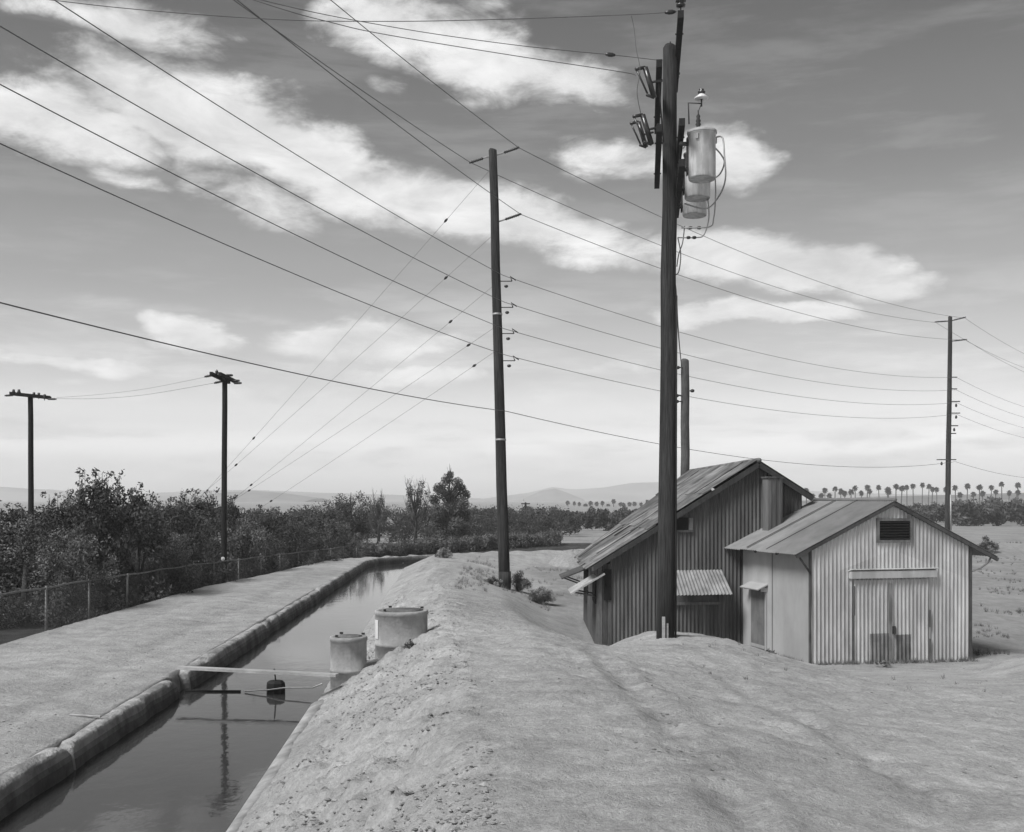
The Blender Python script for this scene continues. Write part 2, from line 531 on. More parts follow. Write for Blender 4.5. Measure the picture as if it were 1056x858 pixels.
# ------------------------------------------------------------------ water
def build_water():
    m = bpy.data.materials.new('water'); m.use_nodes = True
    nt = m.node_tree; N = nt.nodes.new; L = nt.links.new
    b = nt.nodes['Principled BSDF']
    b.inputs['Base Color'].default_value = (.04, .04, .04, 1)
    b.inputs['Roughness'].default_value = .04
    b.inputs['IOR'].default_value = 1.4
    tc = N('ShaderNodeTexCoord')
    hs = []
    for sc, st, wgt in ((3.0, (1, .8, 1), 1.0), (11, (1, .6, 1), .35)):
        mp = N('ShaderNodeMapping'); mp.inputs['Scale'].default_value = st
        L(tc.outputs['Object'], mp.inputs[0])
        n = N('ShaderNodeTexNoise'); n.inputs['Scale'].default_value = sc; n.inputs['Detail'].default_value = 3
        L(mp.outputs[0], n.inputs[0])
        q = N('ShaderNodeMath'); q.operation = 'MULTIPLY'; q.inputs[1].default_value = wgt
        L(n.outputs[0], q.inputs[0]); hs.append(q.outputs[0])
    s = N('ShaderNodeMath'); s.operation = 'ADD'; L(hs[0], s.inputs[0]); L(hs[1], s.inputs[1])
    bp = N('ShaderNodeBump'); bp.inputs['Strength'].default_value = .085; bp.inputs['Distance'].default_value = .02
    L(s.outputs[0], bp.inputs['Height']); L(bp.outputs[0], b.inputs['Normal'])
    ds = list(np.arange(-20, 60.1, 1.0))
    mb = MB()
    vs = []
    for d in ds:
        sft = float(bend(d))
        vs.append((float(edge_l(d)) + sft - .1, d, 0)); vs.append((float(edge_r(d)) + sft + .35, d, 0))
    fs = [(2 * i, 2 * i + 1, 2 * i + 3, 2 * i + 2) for i in range(len(ds) - 1)]
    mb.add(vs, fs)
    tag(mb.build('water', m), kind='structure')
build_water()

# ------------------------------------------------------------------ concrete kerb of the canal
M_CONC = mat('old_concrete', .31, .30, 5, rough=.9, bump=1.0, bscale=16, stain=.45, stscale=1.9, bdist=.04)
M_CONCL = mat('pale_concrete', .38, .2, 5, rough=.9, bump=.6, bscale=22, stain=.34, stscale=1.8, ststretch=(1, 1, .4))

def build_kerb():
    mb = MB()
    for (a, b_) in ((-20, 7.9), (7.94, 12.1), (12.16, 16.6), (17.3, 24.0), (24.04, 33.0), (33.03, 60)):
        n = max(4, int((b_ - a) / .09))
        ds = np.linspace(a, b_, n)
        prof = [(-.26, .16), (-.24, .262), (-.20, .288), (-.15, .298), (-.09, .297), (-.045, .280), (-.02, .24), (-.008, .18), (.008, .12), (.02, .04), (.03, -.05), (.03, -.6)]
        rows = []
        skew = random.uniform(-.015, .015); lift = random.uniform(-.012, .02)
        for k, d in enumerate(ds):
            sft = float(bend(d)); x0 = float(edge_l(d)) + sft + skew
            taper = min(1, .80 + .20 * min(k, n - 1 - k) / 2)
            wob = float(fbm(np.array([d * 1.1]), np.array([3.3]), 3, 40)[0]) * .05
            rows.append([(x0 + ox + wob * .7 + float(vnoise(np.array([d * 1.7]), np.array([ox * 7.0]), 2)[0]) * .05, d + float(vnoise(np.array([d * 3.0]), np.array([ox * 6.0]), 9)[0]) * .05,
                          (oz + lift + wob * .5 + float(vnoise(np.array([d * 1.3]), np.array([ox * 6.0]), 6)[0]) * .03 - (.07 if random.random() < .03 and oz > .2 else 0)) * (taper if oz > .2 else 1)) for ox, oz in prof])
        vs = [p for r in rows for p in r]; m_ = len(prof)
        fs = [(i * m_ + j, i * m_ + j + 1, (i + 1) * m_ + j + 1, (i + 1) * m_ + j) for i in range(n - 1) for j in range(m_ - 1)]
        fs += [tuple(range(m_ - 1, -1, -1)), tuple((n - 1) * m_ + j for j in range(m_))]
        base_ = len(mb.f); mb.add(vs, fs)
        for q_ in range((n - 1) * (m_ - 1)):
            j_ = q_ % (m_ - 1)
            mb.t[base_ + q_] = 1.3 if j_ < 5 else (1.0 if j_ < 7 else (.6 if j_ == 7 else .38))  # lit top and shaded canal face painted into the tone; lowest faces also wet
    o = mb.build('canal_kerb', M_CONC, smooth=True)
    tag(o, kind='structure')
    # thin concrete lining showing along the foot of the dirt bank
    mb = MB(); vs = []
    ds = np.arange(-10, 16.4, .3)
    for d in ds:
        r = float(edge_r(d)); w = .03 * math.sin(d * 1.7) + .02 * math.sin(d * 4.1)
        vs += [(r - .30, d, -.16), (r - .015, d, .028), (r + .09 + w, d, .062 + .3 * w), (r + .14 + w, d, .0)]
    fs = [(4 * i + j, 4 * i + j + 1, 4 * i + j + 5, 4 * i + j + 4) for i in range(len(ds) - 1) for j in range(3)]
    mb.add(vs, fs)
    tag(mb.build('canal_lining', M_CONCL, smooth=True), kind='structure')
build_kerb()

# ------------------------------------------------------------------ hills and mountains
def ridge(name, pts, d, depth, base, m, rough_amp):
    """a solid ridge of hills: pts = photograph skyline (px, py) at depth d"""
    pxs = np.array([p[0] for p in pts], float); pys = np.array([p[1] for p in pts], float)
    n = 160
    px = np.linspace(pxs[0], pxs[-1], n)
    py = np.interp(px, pxs, pys)
    top = (HY - py) * d / F + CAMZ
    x = (px - CX) * d / F
    rows = 14
    co = []
    for k in range(rows):
        t = k / (rows - 1)
        prof = math.sin(math.pi * t) ** .8 if 0 < t < 1 else 0
        yy = d + (t - .5) * depth
        w = fbm(x / depth * 9 + 5, np.full(n, t * 6.0), 4, 77) * rough_amp
        z = base + (top - base) * np.clip(prof * (1 + w * (prof < .98)), 0, 1.0)
        co.append(np.stack([x * (1 + 0 * t), np.full(n, yy), z], -1))
    co = np.concatenate(co)
    fs = [(k * n + i, k * n + i + 1, (k + 1) * n + i + 1, (k + 1) * n + i) for k in range(rows - 1) for i in range(n - 1)]
    mb = MB(); mb.add(co, fs)
    tag(mb.build(name, m, smooth=True), kind='structure')

M_HILL = mat('dry_hill', .20, .35, .03, rough=.95, stain=.3, stscale=.01)
M_MOUNT = mat('mountain', .2, .4, .006, rough=.95, stain=.4, stscale=.003)
ridge('mountains', [(-500, 512), (-300, 500), (-60, 499), (0, 502), (60, 506), (120, 511), (160, 509), (200, 506), (260, 505), (330, 508), (400, 510), (450, 512), (520, 515), (560, 513)], 2600, 500, -2, M_MOUNT, .4)
ridge('mountains', [(500, 514), (545, 508), (570, 502), (590, 505), (620, 503), (650, 498), (680, 497), (720, 501), (800, 505), (900, 509), (1100, 512), (1500, 512)], 2900, 500, -2, M_MOUNT, .4)
ridge('hills', [(760, 519), (815, 517), (860, 515), (905, 512), (950, 511), (1000, 510), (1056, 508), (1150, 506), (1350, 510), (1500, 515)], 620, 200, -1, M_HILL, .15)
ridge('hills', [(180, 515), (230, 508), (262, 506), (290, 508), (330, 514)], 1500, 260, -2, M_HILL, .2)
ridge('hills', [(540, 514), (558, 506), (572, 504), (584, 508), (600, 514)], 1900, 200, -2, M_HILL, .2)

# ------------------------------------------------------------------ haze
def build_haze():
    mb = MB()
    mb.abox((0, 725, 60), 6800, 5000, 126)     # z -3 .. 123
    m = bpy.data.materials.new('haze'); m.use_nodes = True
    nt = m.node_tree
    nt.nodes.remove(nt.nodes['Principled BSDF'])
    v = nt.nodes.new('ShaderNodeVolumePrincipled')
    v.inputs['Color'].default_value = (.98, .98, .98, 1)
    v.inputs['Density'].default_value = HAZE
    v.inputs['Anisotropy'].default_value = .0
    nt.links.new(v.outputs[0], nt.nodes['Material Output'].inputs['Volume'])
    o = mb.build('haze', m)
    tag(o, kind='stuff')
HAZE = .0005
build_haze()

# ------------------------------------------------------------------ shared materials
M_POLE = mat('creosoted_pole', .048, .6, 7, (7, 7, .3), .95, 1.0, 24, stain=.45, stscale=1.2, ststretch=(4, 4, .3))
M_POLED = mat('dark_pole', .014, .4, 7, (6, 6, .35), .9, .4, 30)
M_ARM = mat('crossarm_wood', .022, .4, 8, (2, 2, 2), .9, .3, 30)
M_IRON = mat('dark_iron', .045, .3, 12, rough=.6)
M_GALV = mat('galvanised', .35, .2, 12, rough=.5, metal=.3)
M_PORC = mat('porcelain_dark', .035, .2, 10, rough=.25, spec=.5)
M_PORCW = mat('porcelain_white', .7, .1, 10, rough=.3, spec=.5)
M_WIRE = mat('wire', .13, .2, 10, rough=.6)
M_WIREG = mat('wire_guy', .22, .2, 10, rough=.5)
M_TANK = mat('grey_tank_paint', .58, .12, 4, rough=.55, stain=.3, stscale=3, ststretch=(3, 3, .6), bump=.1, bscale=30)
M_FRONT = mat('galvanised_sheet', .58, .12, 3, (2, 2, .5), .6, .1, 40, stain=.24, stscale=1.3, ststretch=(2, 2, .5), metal=0.1)
M_SIDE = mat('flat_sheet', .36, .12, 2, (1, 1, .6), .7, .15, 30, stain=.10, stscale=.8, ststretch=(2, 2, .5))
M_AWN = mat('dull_sheet', .27, .2, 4, (2, 2, 1), .7, .2, 40, stain=.3, stscale=2)
M_RUST = mat('rusted_sheet', .118, .28, 3, (2, 2, .4), .8, .2, 40, stain=.35, stscale=1.1, ststretch=(4, 4, .35))
M_ROOF = mat('roof_sheet', .225, .12, 2.2, (1.5, 1.5, 1.5), .7, .2, 40, stain=.12, stscale=1.2)
M_ROOFD = mat('old_roof_sheet', .20, .3, 2.4, (1.5, 1.5, 1.5), .75, .25, 40, stain=.5, stscale=1.5)
M_WOOD = mat('weathered_wood', .26, .25, 5, (5, 5, .7), .9, .4, 30, stain=.3, stscale=2)
M_WOODD = mat('dark_wood', .10, .3, 5, (5, 5, .7), .9, .4, 30, stain=.3, stscale=2)
M_PLANK = mat('bleached_plank', .42, .2, 5, (1, 6, 6), .9, .4, 30, stain=.25, stscale=2)
M_DARK = mat('dark_opening', .012, .3, 5, rough=.9)
M_BLOCK = mat('black_block', .02, .4, 7, rough=.8, bump=.5, bscale=20)
M_LEAF = mat('leaf', .066, .4, 1.2, rough=.7, spec=.25)
M_LEAFL = mat('leaf_pale', .11, .4, 1.2, rough=.75, spec=.25)
M_LEAFD = mat('leaf_far', .062, .4, .8, rough=.8, spec=.15)
M_BARK = mat('bark', .07, .35, 6, (3, 3, .6), .95, .4, 20)
M_DRY = mat('dry_brush', .20, .35, 4, rough=.95)
M_CLOD = mat('clods', .33, .25, 8, rough=.95, bump=.4, bscale=30)
M_PALM = mat('palm_leaf', .03, .3, 2, rough=.8, spec=.15)

# ------------------------------------------------------------------ sheds
UP = Vector((0, 0, 1))
def sheet_wall(mb, p0, u, n, length, zb, zt, pitch=.094, amp=.020, sheet=.70, tone_var=.10, per=8):
    """corrugated iron: vertical ribs along direction u, from zb(x) to zt(x)"""
    steps = max(2, int(length / pitch * per))
    vs = []; tones = []
    rowh = [0, .38, .72, 1.0]
    shade = {}
    for i in range(steps + 1):
        x = length * i / steps
        ph = x / pitch * 2 * math.pi
        o = amp * math.sin(ph) + amp
        b0, t0 = zb(x), zt(x)
        for k in rowh:
            p = p0 + u * x + n * (o + .004 * math.sin(x * 3.1 + k * 5))
            vs.append((p.x, p.y, b0 + (t0 - b0) * k))
    R = len(rowh)
    for i in range(steps):
        x = length * (i + .5) / steps
        s = int(x / sheet)
        for k in range(R - 1):
            key = (s, k // 2 if R > 2 else 0)
            if key not in shade: shade[key] = 1 + random.uniform(-tone_var, tone_var)
            a = i * R + k
            o = len(mb.v)
            mb.f.append((a + o, a + R + o, a + R + 1 + o, a + 1 + o)); mb.t.append(shade[key])
    # the loop above indexes from the block's own start
    base = len(mb.v)
    mb.v.extend(vs)

def sheet_roof(mb, e0, e1, r0, r1, courses=2, sheet=.68, pitch=.09, amp=.011, tone_var=.14, lift=.012, jag=.03):
    """corrugated roof slope between the eave e0-e1 and the ridge r0-r1"""
    L_ = max((e1 - e0).length, (r1 - r0).length)
    nS = max(1, round(L_ / sheet))
    nrm = (e1 - e0).cross(r0 - e0).normalized()
    if nrm.z < 0: nrm = -nrm
    for s in range(nS):
        for c in range(courses):
            tone = 1 + random.uniform(-tone_var, tone_var)
            ta, tb = c / courses, min(1.0, (c + 1) / courses + (.05 if c + 1 < courses else 0))
            off = lift * .5 + lift * random.random() + (courses - c) * .0 + (.012 * c)
            ja = -random.uniform(0, jag) if c == 0 else 0
            a, b = s / nS, (s + 1) / nS + .012
            n = max(6, int((b - a) * L_ / pitch * 8))
            vs = []
            tw = random.uniform(-.006, .006)
            for i in range(n + 1):
                w = a + (b - a) * i / n
                el, rl = e0.lerp(e1, w), r0.lerp(r1, w)
                o = off + amp * math.sin(w * L_ / pitch * 2 * math.pi) + tw * (i / n - .5)
                for t in (ta + ja, (ta + tb) / 2, tb):
                    p = el + (rl - el) * t + nrm * (o + (.004 if t == ta else 0))
                    vs.append(p)
            fs = [(i * 3 + k, (i + 1) * 3 + k, (i + 1) * 3 + k + 1, i * 3 + k + 1) for i in range(n) for k in range(2)]
            mb.add(vs, fs, tone)

def small_shed():
    a = math.radians(14)
    u = Vector((math.cos(a), math.sin(a), 0)); v = Vector((-math.sin(a), math.cos(a), 0))
    A = Vector((6.24, 23.0, 0))
    W, D = 3.86, 3.1
    zb = -.55; ze = 2.0; slope = .48
    def P(s, t, z): return A + u * s + v * t + UP * z
    def roofz(s): return ze + slope * (s if s < W / 2 else W - s)
    root = thing('corrugated_shed', 'small pale corrugated iron shed with patched double doors and a square flue', 'shed', P(W / 2, D / 2, zb))
    # body
    mb = MB()
    sheet_wall(mb, P(0, 0, 0), u, -v, W, lambda x: zb, lambda x: roofz(x) - .04, tone_var=.09)
    mb.build('front_wall', M_FRONT, root, smooth=True)
    mb = MB()
    for (s0, s1, tn) in ((0.0, 1.640, 1.0), (1.626, D, 1.06)):
        mb.box(P(.0, (s0 + s1) / 2, (zb + ze) / 2), u, v, UP, .03, s1 - s0, ze - zb, tn)
    mb.box(P(-.004, 1.633, (zb + ze) / 2), u, v, UP, .03, .05, ze - zb, .45)      # joint between the sheets
    mb.build('side_wall', M_SIDE, root)
    mb = MB()
    mb.box(P(W, D / 2, (zb + ze) / 2), u, v, UP, .03, D - .04, ze - zb, 1.0)
    mb.build('side_wall', M_SIDE, root)
    mb = MB()
    sheet_wall(mb, P(0, D, 0), u, v, W, lambda x: zb, lambda x: roofz(x) - .04, tone_var=.05)
    mb.build('back_wall', M_FRONT, root, smooth=True)
    for s_ in (0.0, W):
        mb = MB(); mb.box(P(s_, -.016, (zb + ze) / 2), u, v, UP, .05, .05, ze - zb - .02, 1)
        mb.build('corner_trim', M_WOODD, root)
    # roof
    f, bk = -.13, D + .15
    ol, orr = .36, .62
    mb = MB()
    rz = ze + slope * W / 2 + .035
    sheet_roof(mb, P(-ol, f, rz - slope * (W / 2 + ol)), P(-ol, bk, rz - slope * (W / 2 + ol)), P(W / 2, f, rz), P(W / 2, bk, rz), courses=1, sheet=.85, tone_var=.07)
    sheet_roof(mb, P(W + orr, f, rz - slope * (W / 2 + orr)), P(W + orr, bk, rz - slope * (W / 2 + orr)), P(W / 2, f, rz), P(W / 2, bk, rz), courses=1, sheet=.85, tone_var=.07)
    roof = mb.build('roof', M_ROOF, root, smooth=True)
    mb = MB()
    for sgn, se in ((-1, -ol), (1, W + orr)):
        p0 = P(se, f + .03, rz - slope * (abs(se - W / 2)) - .05); p1 = P(W / 2, f + .03, rz - .05)
        c = (p0 + p1) / 2; ax = (p1 - p0).normalized()
        mb.box(c, ax, v, ax.cross(v), (p1 - p0).length + .02, .05, .075, .9)
        p0 = P(se, bk - .05, rz - slope * (abs(se - W / 2)) - .05); p1 = P(W / 2, bk - .05, rz - .05)
        c = (p0 + p1) / 2
        mb.box(c, ax, v, ax.cross(v), (p1 - p0).length, .05, .075, .9)
    for t_ in (.9, 1.9, 2.7):
        for sgn, se in ((-1, -ol + .04), (1, W + orr - .04)):
            p0 = P(se, t_, rz - slope * (abs(se - W / 2)) - .055); p1 = P(W / 2, t_, rz - .055)
            c = (p0 + p1) / 2; ax = (p1 - p0).normalized()
            mb.box(c, ax, v, ax.cross(v), (p1 - p0).length, .05, .07, .9)
    mb.build('rafter', M_WOODD, roof)
    mb = MB()
    mb.tube([P(W / 2, f - .01, rz + .03), P(W / 2, bk, rz + .03)], .045, 8)
    mb.build('ridge_cap', M_ROOF, roof, smooth=True)
    for t_ in (1.25, 2.2):
        mb = MB()
        p0 = P(-ol, t_, rz - slope * (W / 2 + ol) + .05); p1 = P(W / 2 - .05, t_, rz + .05 - slope * .05)
        ax = (p1 - p0).normalized()
        mb.box((p0 + p1) / 2, ax, v, ax.cross(v), (p1 - p0).length, .025, .012, .35)
        mb.build('roof_seam', M_ROOF, roof)
    # flue on the back of the left slope
    mb = MB()
    fs_, ft = .62, 2.86
    fz0 = ze + slope * fs_ - .12; fz1 = 3.50
    mb.box(P(fs_, ft, (fz0 + fz1) / 2), u, v, UP, .36, .30, fz1 - fz0, 1.35)
    for k in (-1, 0, 1):
        mb.box(P(fs_ + k * .12, ft - .155, (fz0 + fz1) / 2), u, v, UP, .03, .02, fz1 - fz0, 1.1)
    mb.box(P(fs_, ft, fz1 + .02), u, v, UP, .42, .36, .035, .8)
    mb.build('flue', M_RUST, root)
    # gable vent
    vent = MB()
    s0, s1, z0, z1 = 1.60, 2.33, 2.14, 2.54
    c = P((s0 + s1) / 2, -.035, (z0 + z1) / 2)
    vent.box(c, u, v, UP, s1 - s0, .04, z1 - z0)
    vp = vent.build('gable_vent', M_DARK, root)
    mb = MB()
    for s in (s0 - .03, s1 + .03):
        mb.box(P(s, -.045, (z0 + z1) / 2), u, v, UP, .06, .06, z1 - z0 + .12, 1)
    for z in (z0 - .03, z1 + .03):
        mb.box(P((s0 + s1) / 2, -.045, z), u, v, UP, s1 - s0, .058, .055, 1)
    mb.build('vent_frame', mat_patch, vp)
    mb = MB()
    for k in range(7):
        mb.box(P((s0 + s1) / 2, -.062, z0 + .03 + k * (z1 - z0 - .05) / 6), u, (v + UP * .7).normalized(), (UP - v * .7).normalized(), s1 - s0, .05, .012, 1)
    mb.build('louvre', M_ARM, vp)
    # double door under its track board
    hz0, hz1 = 1.27, 1.50
    mb = MB()
    mb.box(P(1.92, -.075, (hz0 + hz1) / 2 + .02), u, v, UP, 2.06, .13, .15, 1)
    mb.box(P(1.92, -.075, hz1 - .0), u, (v - UP * .35).normalized(), (UP + v * .35).normalized(), 2.1, .17, .02, 1.25)
    mb.build('door_track', M_FRONT, root)
    for k, (d0, d1) in enumerate(((1.0, 1.885), (1.895, 2.80))):
        mb = MB()
        sheet_wall(mb, P(d0, -.035, 0), u, -v, d1 - d0, lambda x: zb + .09, lambda x: hz0 + .02, tone_var=.06, sheet=.45)
        door = mb.build('door', M_FRONT, root, smooth=True)
        mb = MB()
        if k == 0:
            sheet_wall(mb, P(d0 + .094 * 4, -.043, 0), u, -v, .47, lambda x: zb + .1, lambda x: zb + .70, tone_var=.1)
            mb.box(P(1.865, -.070, .35), u, v, UP, .07, .02, 1.72, 1.25)
        else:
            sheet_wall(mb, P(d0 + .094, -.043, 0), u, -v, .376, lambda x: zb + .1, lambda x: zb + .66, tone_var=.1)
        mb.build('patch_plate', mat_patch, door)
        if k == 1:
            mb = MB(); mb.box(P(1.93, -.085, .22), u, v, UP, .07, .04, .16, 1)
            mb.tube([P(1.93, -.11, .12), P(1.93, -.13, .20), P(1.93, -.11, .28)], .012, 6)
            mb.build('latch', M_IRON, door)
    for s_, z0_, z1_ in ((.985, zb + .1, .55), (1.0, .55, hz0 - .1), (2.82, .25, .62), (2.825, zb + .1, .0)):
        mb = MB(); mb.box(P(s_, -.066, (z0_ + z1_) / 2), u, v, UP, .03, .02, z1_ - z0_, .8)
        mb.build('door_edge', mat_patch, root)
    # narrow door in the side wall with a little hood
    mb = MB()
    t0, t1 = 1.95, 2.62
    mb.box(P(-.028, (t0 + t1) / 2, .30), u, v, UP, .03, t1 - t0, 1.26, 1)
    sd = mb.build('side_door', M_DOOR, root)
    mb = MB()
    for t in (t0 - .04, t1 + .04):
        mb.box(P(-.03, t, .12), u, v, UP, .034, .07, 1.62, .95)
    mb.box(P(-.035, (t0 + t1) / 2, -.36), u, v, UP, .045, t1 - t0, .07, .9)
    mb.build('door_frame', M_SIDE, sd)
    mb = MB()
    mb.box(P(-.14, (t0 + t1) / 2, 1.02), (u + UP * .45).normalized(), v, (UP - u * .45).normalized(), .30, t1 - t0 + .24, .025, 1)
    for t in (t0 - .08, t1 + .08):
        mb.box(P(-.10, t, .96), u, v, UP, .16, .02, .09, .9)
    mb.build('door_hood', M_SIDE, root)
    # eave brackets
    mb = MB()
    q = [P(W + .02, -.05, 1.44), P(W + .22, -.05, 1.50), P(W + .42, -.05, 1.62), P(W + .52, -.05, 1.78)]
    mb.tube(q, .022, 6)
    mb.build('eave_bracket', M_WOOD, root, smooth=True)
    mb = MB()
    mb.tube([P(-.02, -.06, 1.46), P(-.30, -.06, 1.82)], .022, 6)
    mb.build('eave_bracket', M_WOODD, root, smooth=True)
    return root

mat_patch = mat('patched_sheet', .20, .3, 4, (3, 3, .6), .8, .2, 30, stain=.4, stscale=2)
M_DOOR = mat('door_panel', .15, .2, 3, (3, 3, .4), .8, .2, 30, stain=.25, stscale=2)  # dark grey panel of the narrow side door
# fix index order used by sheet_wall: vertices are appended after the faces of the block
small_shed()

def big_shed():
    a = math.radians(8)
    u = Vector((math.cos(a), math.sin(a), 0)); n = Vector((math.sin(a), -math.cos(a), 0))
    Yv = Vector((0, 1, 0))
    D = Vector((2.0, 25.7, 0))
    zb = -.65; ze = 1.50; s_pk = 3.90; W = 5.02
    slope = .605
    pk = ze + slope * s_pk
    def P(s, t, z): return D + u * s + Yv * t + UP * z
    def roofz(s): return ze + slope * s if s < s_pk else pk - slope * (s - s_pk)
    root = thing('corrugated_shed', 'larger dark rusted corrugated shed with long patched roof, behind the tall near utility pole', 'shed', P(W / 2, 2, zb))
    mb = MB()
    sheet_wall(mb, P(.30, 0, 0), u, n, W - .30, lambda x: zb, lambda x: roofz(x + .30) - .04, pitch=.095, amp=.015, tone_var=.14)
    mb.build('gable_wall', M_RUST, root, smooth=True)
    mb = MB()
    # corner planks at the left end of the gable
    for s, w, tn in ((.06, .10, 1.5), (.175, .11, .8), (.27, .06, 1.2)):
        mb.box(P(s, 0, (zb + ze) / 2) + n * .012, u, n, UP, w, .03, ze - zb - .02, tn)
    mb.build('corner_board', M_WOODD, root)
    # long side wall of boards
    mb = MB()
    te = 4.8
    x = 0.02
    k = 0
    while x < te:
        w = random.uniform(.14, .22)
        mb.box(P(0, x + w / 2, (zb + ze) / 2), (1, 0, 0), (0, 1, 0), UP, .03, w - .012, ze - zb - .05, random.uniform(.75, 1.35))
        x += w; k += 1
    mb.build('side_wall', M_WOODD, root)
    # rear and right walls
    mb = MB()
    rb = P(s_pk, 9.8, 0); lb = P(0, te, 0); rr = P(W, 10.6, 0); rf = P(W, 0, 0)
    zr = roofz(W)
    def wall(p, q, zp, zq):
        mb.add([(p.x, p.y, zb), (q.x, q.y, zb), (q.x, q.y, zq), (p.x, p.y, zp)], [(0, 1, 2, 3)])
    wall(lb, rb, ze - .05, pk - .05); wall(rb, rr, pk - .05, zr - .05); wall(rr, rf, zr - .05, zr - .05)
    mb.build('back_wall', M_RUST, root)
    # roof
    f = -.22
    ol, orr = .16, .22
    mb = MB()
    e0 = P(-ol, f, ze - slope * ol + .04); e1 = P(-ol, 4.85, ze - slope * ol + .04)
    r0 = P(s_pk, f, pk + .04); r1 = P(s_pk, 9.85, pk + .04)
    sheet_roof(mb, e0, e1, r0, r1, courses=3, sheet=.75, tone_var=.28, lift=.03, jag=.04)
    e2 = P(W + orr, f, pk - slope * (W + orr - s_pk) + .04); e3 = P(W + orr, 10.6, pk - slope * (W + orr - s_pk) + .04)
    sheet_roof(mb, e2, e3, r0, r1, courses=1, sheet=.75, tone_var=.2, lift=.02)
    # loose tin strips on the slope
    for k in range(9):
        w, t = random.uniform(.25, .8), random.uniform(.15, .85)
        p = e0.lerp(e1, w).lerp(r0.lerp(r1, w), t)
        sl_ = (r0 - e0).normalized()
        nr = (e1 - e0).cross(r0 - e0).normalized(); nr = nr if nr.z > 0 else -nr
        mb.box(p + nr * .06, sl_, (e1 - e0).normalized(), nr, random.uniform(.5, 1.1), random.uniform(.12, .3), .012, random.choice((.5, 1.6, .7, 1.8)))
    roof = mb.build('roof', M_ROOFD, root, smooth=True)
    mb = MB()
    for (p, q) in ((e0, r0), (e2, r0)):
        p = p - UP * .075 + Yv * .03; q = q - UP * .075 + Yv * .03
        ax = (q - p).normalized()
        mb.box((p + q) / 2, ax, n, ax.cross(n), (q - p).length, .05, .12, .55)
    p, q = e0 - UP * .06, e1 - UP * .06
    mb.box((p + q) / 2 + u * .03, (q - p).normalized(), u, UP, (q - p).length, .04, .09, 1.2)
    mb.build('rafter', M_WOODD, roof)
    mb = MB()
    mb.tube([r0 + UP * .03, r1 + UP * .03], .06, 8)
    mb.build('ridge_cap', M_ROOFD, roof, smooth=True)
    # awning over the hatch in the gable
    def G(px_s, out, z): return P(px_s, 0, z) + n * out
    mb = MB()
    s0, s1 = 1.68, 2.98
    top, bot = 1.32, .80
    vs_e0, vs_e1 = G(s0 - .03, .68, bot), G(s1 + .05, .68, bot)
    vs_r0, vs_r1 = G(s0, .05, top), G(s1, .05, top)
    sheet_roof(mb, vs_e0, vs_e1, vs_r0, vs_r1, courses=1, sheet=.7, pitch=.085, amp=.012, tone_var=.05, lift=.01, jag=.03)
    aw = mb.build('awning', M_AWN, root, smooth=True)
    for s in (s0 + .05, s1 - .05):
        mb = MB(); mb.tube([G(s, .02, bot - .05), G(s, .62, bot + .02), G(s, .05, top - .05)], .018, 6)
        mb.build('awning_strut', M_WOODD, aw)
    hp = MB()
    hp.box(G((s0 + s1) / 2, .035, .88), u, n, UP, s1 - s0 - .1, .03, .62, 1)
    hat = hp.build('hatch', M_WOODD, root)
    mb = MB()
    mb.box(G((s0 + s1) / 2, .05, .54), u, n, UP, s1 - s0, .07, .07, 1.3)
    for s in (s0 + .02, s1 - .02):
        mb.box(G(s, .05, .90), u, n, UP, .06, .06, .64, 1.2)
    mb.build('hatch_frame', M_WOODD, hat)
    # small opening high in the gable
    mb = MB()
    mb.box(G(2.03, .035, 2.42), u, n, UP, .30, .03, .30, 1)
    w = mb.build('window', M_DARK, root)
    mb = MB()
    mb.box(G(2.24, .045, 2.42), u, n, UP, .10, .05, .28, 2.2)
    mb.box(G(1.80, .045, 2.42), u, n, UP, .14, .05, .28, 1.2)
    mb.box(G(2.03, .045, 2.25), u, n, UP, .56, .05, .05, 1.1)
    mb.build('window_frame', M_WOODD, w)
    # slit opening at the left end of the gable
    mb = MB()
    mb.box(G(.24, .04, 1.0), u, n, UP, .17, .03, .72, 1)
    mb.build('window', M_DARK, root)
    # openings in the long side with hinged shutters propped up
    for k, (t0, t1, pr) in enumerate(((-.08, 1.1, 0), (2.9, 4.3, 1))):
        mb = MB()
        mb.box(P(-.03, (max(t0, .1) + t1) / 2, .85), (1, 0, 0), (0, 1, 0), UP, .03, t1 - max(t0, .1), .62, 1)
        op = mb.build('side_opening', M_DARK, root)
        mb = MB()
        hx = P(.16 if not pr else -.04, (t0 + t1) / 2 - (.1 if not pr else 0), 1.27 if not pr else 1.2)
        dirv = Vector((-.84, 0, -.50)).normalized() if not pr else Vector((-.86, 0, -.34)).normalized()
        ln = .72 if pr else .92
        mb.box(hx + dirv * ln / 2, dirv, (0, 1, 0), dirv.cross(Vector((0, 1, 0))), ln, t1 - t0 + .1, .035, 1.0)
        sh = mb.build('shutter', M_PLANK if not pr else M_WOODD, root)
        for t in (max(t0, .1) + .1, t1 - .1):
            mb = MB(); mb.tube([P(-.03, t, .72), hx + dirv * (ln - .08) + Vector((0, t - (t0 + t1) / 2, -.02))], .02, 6)
            mb.build('shutter_prop', M_WOODD, sh)
    return root
big_shed()

# ------------------------------------------------------------------ utility poles
def pole_shaft(mb, base, top, r0, r1, seg=14):
    base, top = Vector(base), Vector(top)
    n = 9
    pts = [base.lerp(top, i / (n - 1)) + Vector((random.uniform(-.012, .012), random.uniform(-.012, .012), 0)) for i in range(n)]
    rr = [r0 + (r1 - r0) * i / (n - 1) for i in range(n)]
    rr.append(r1 * .8); pts.append(top + UP * .04)
    mb.tube(pts, rr, seg)

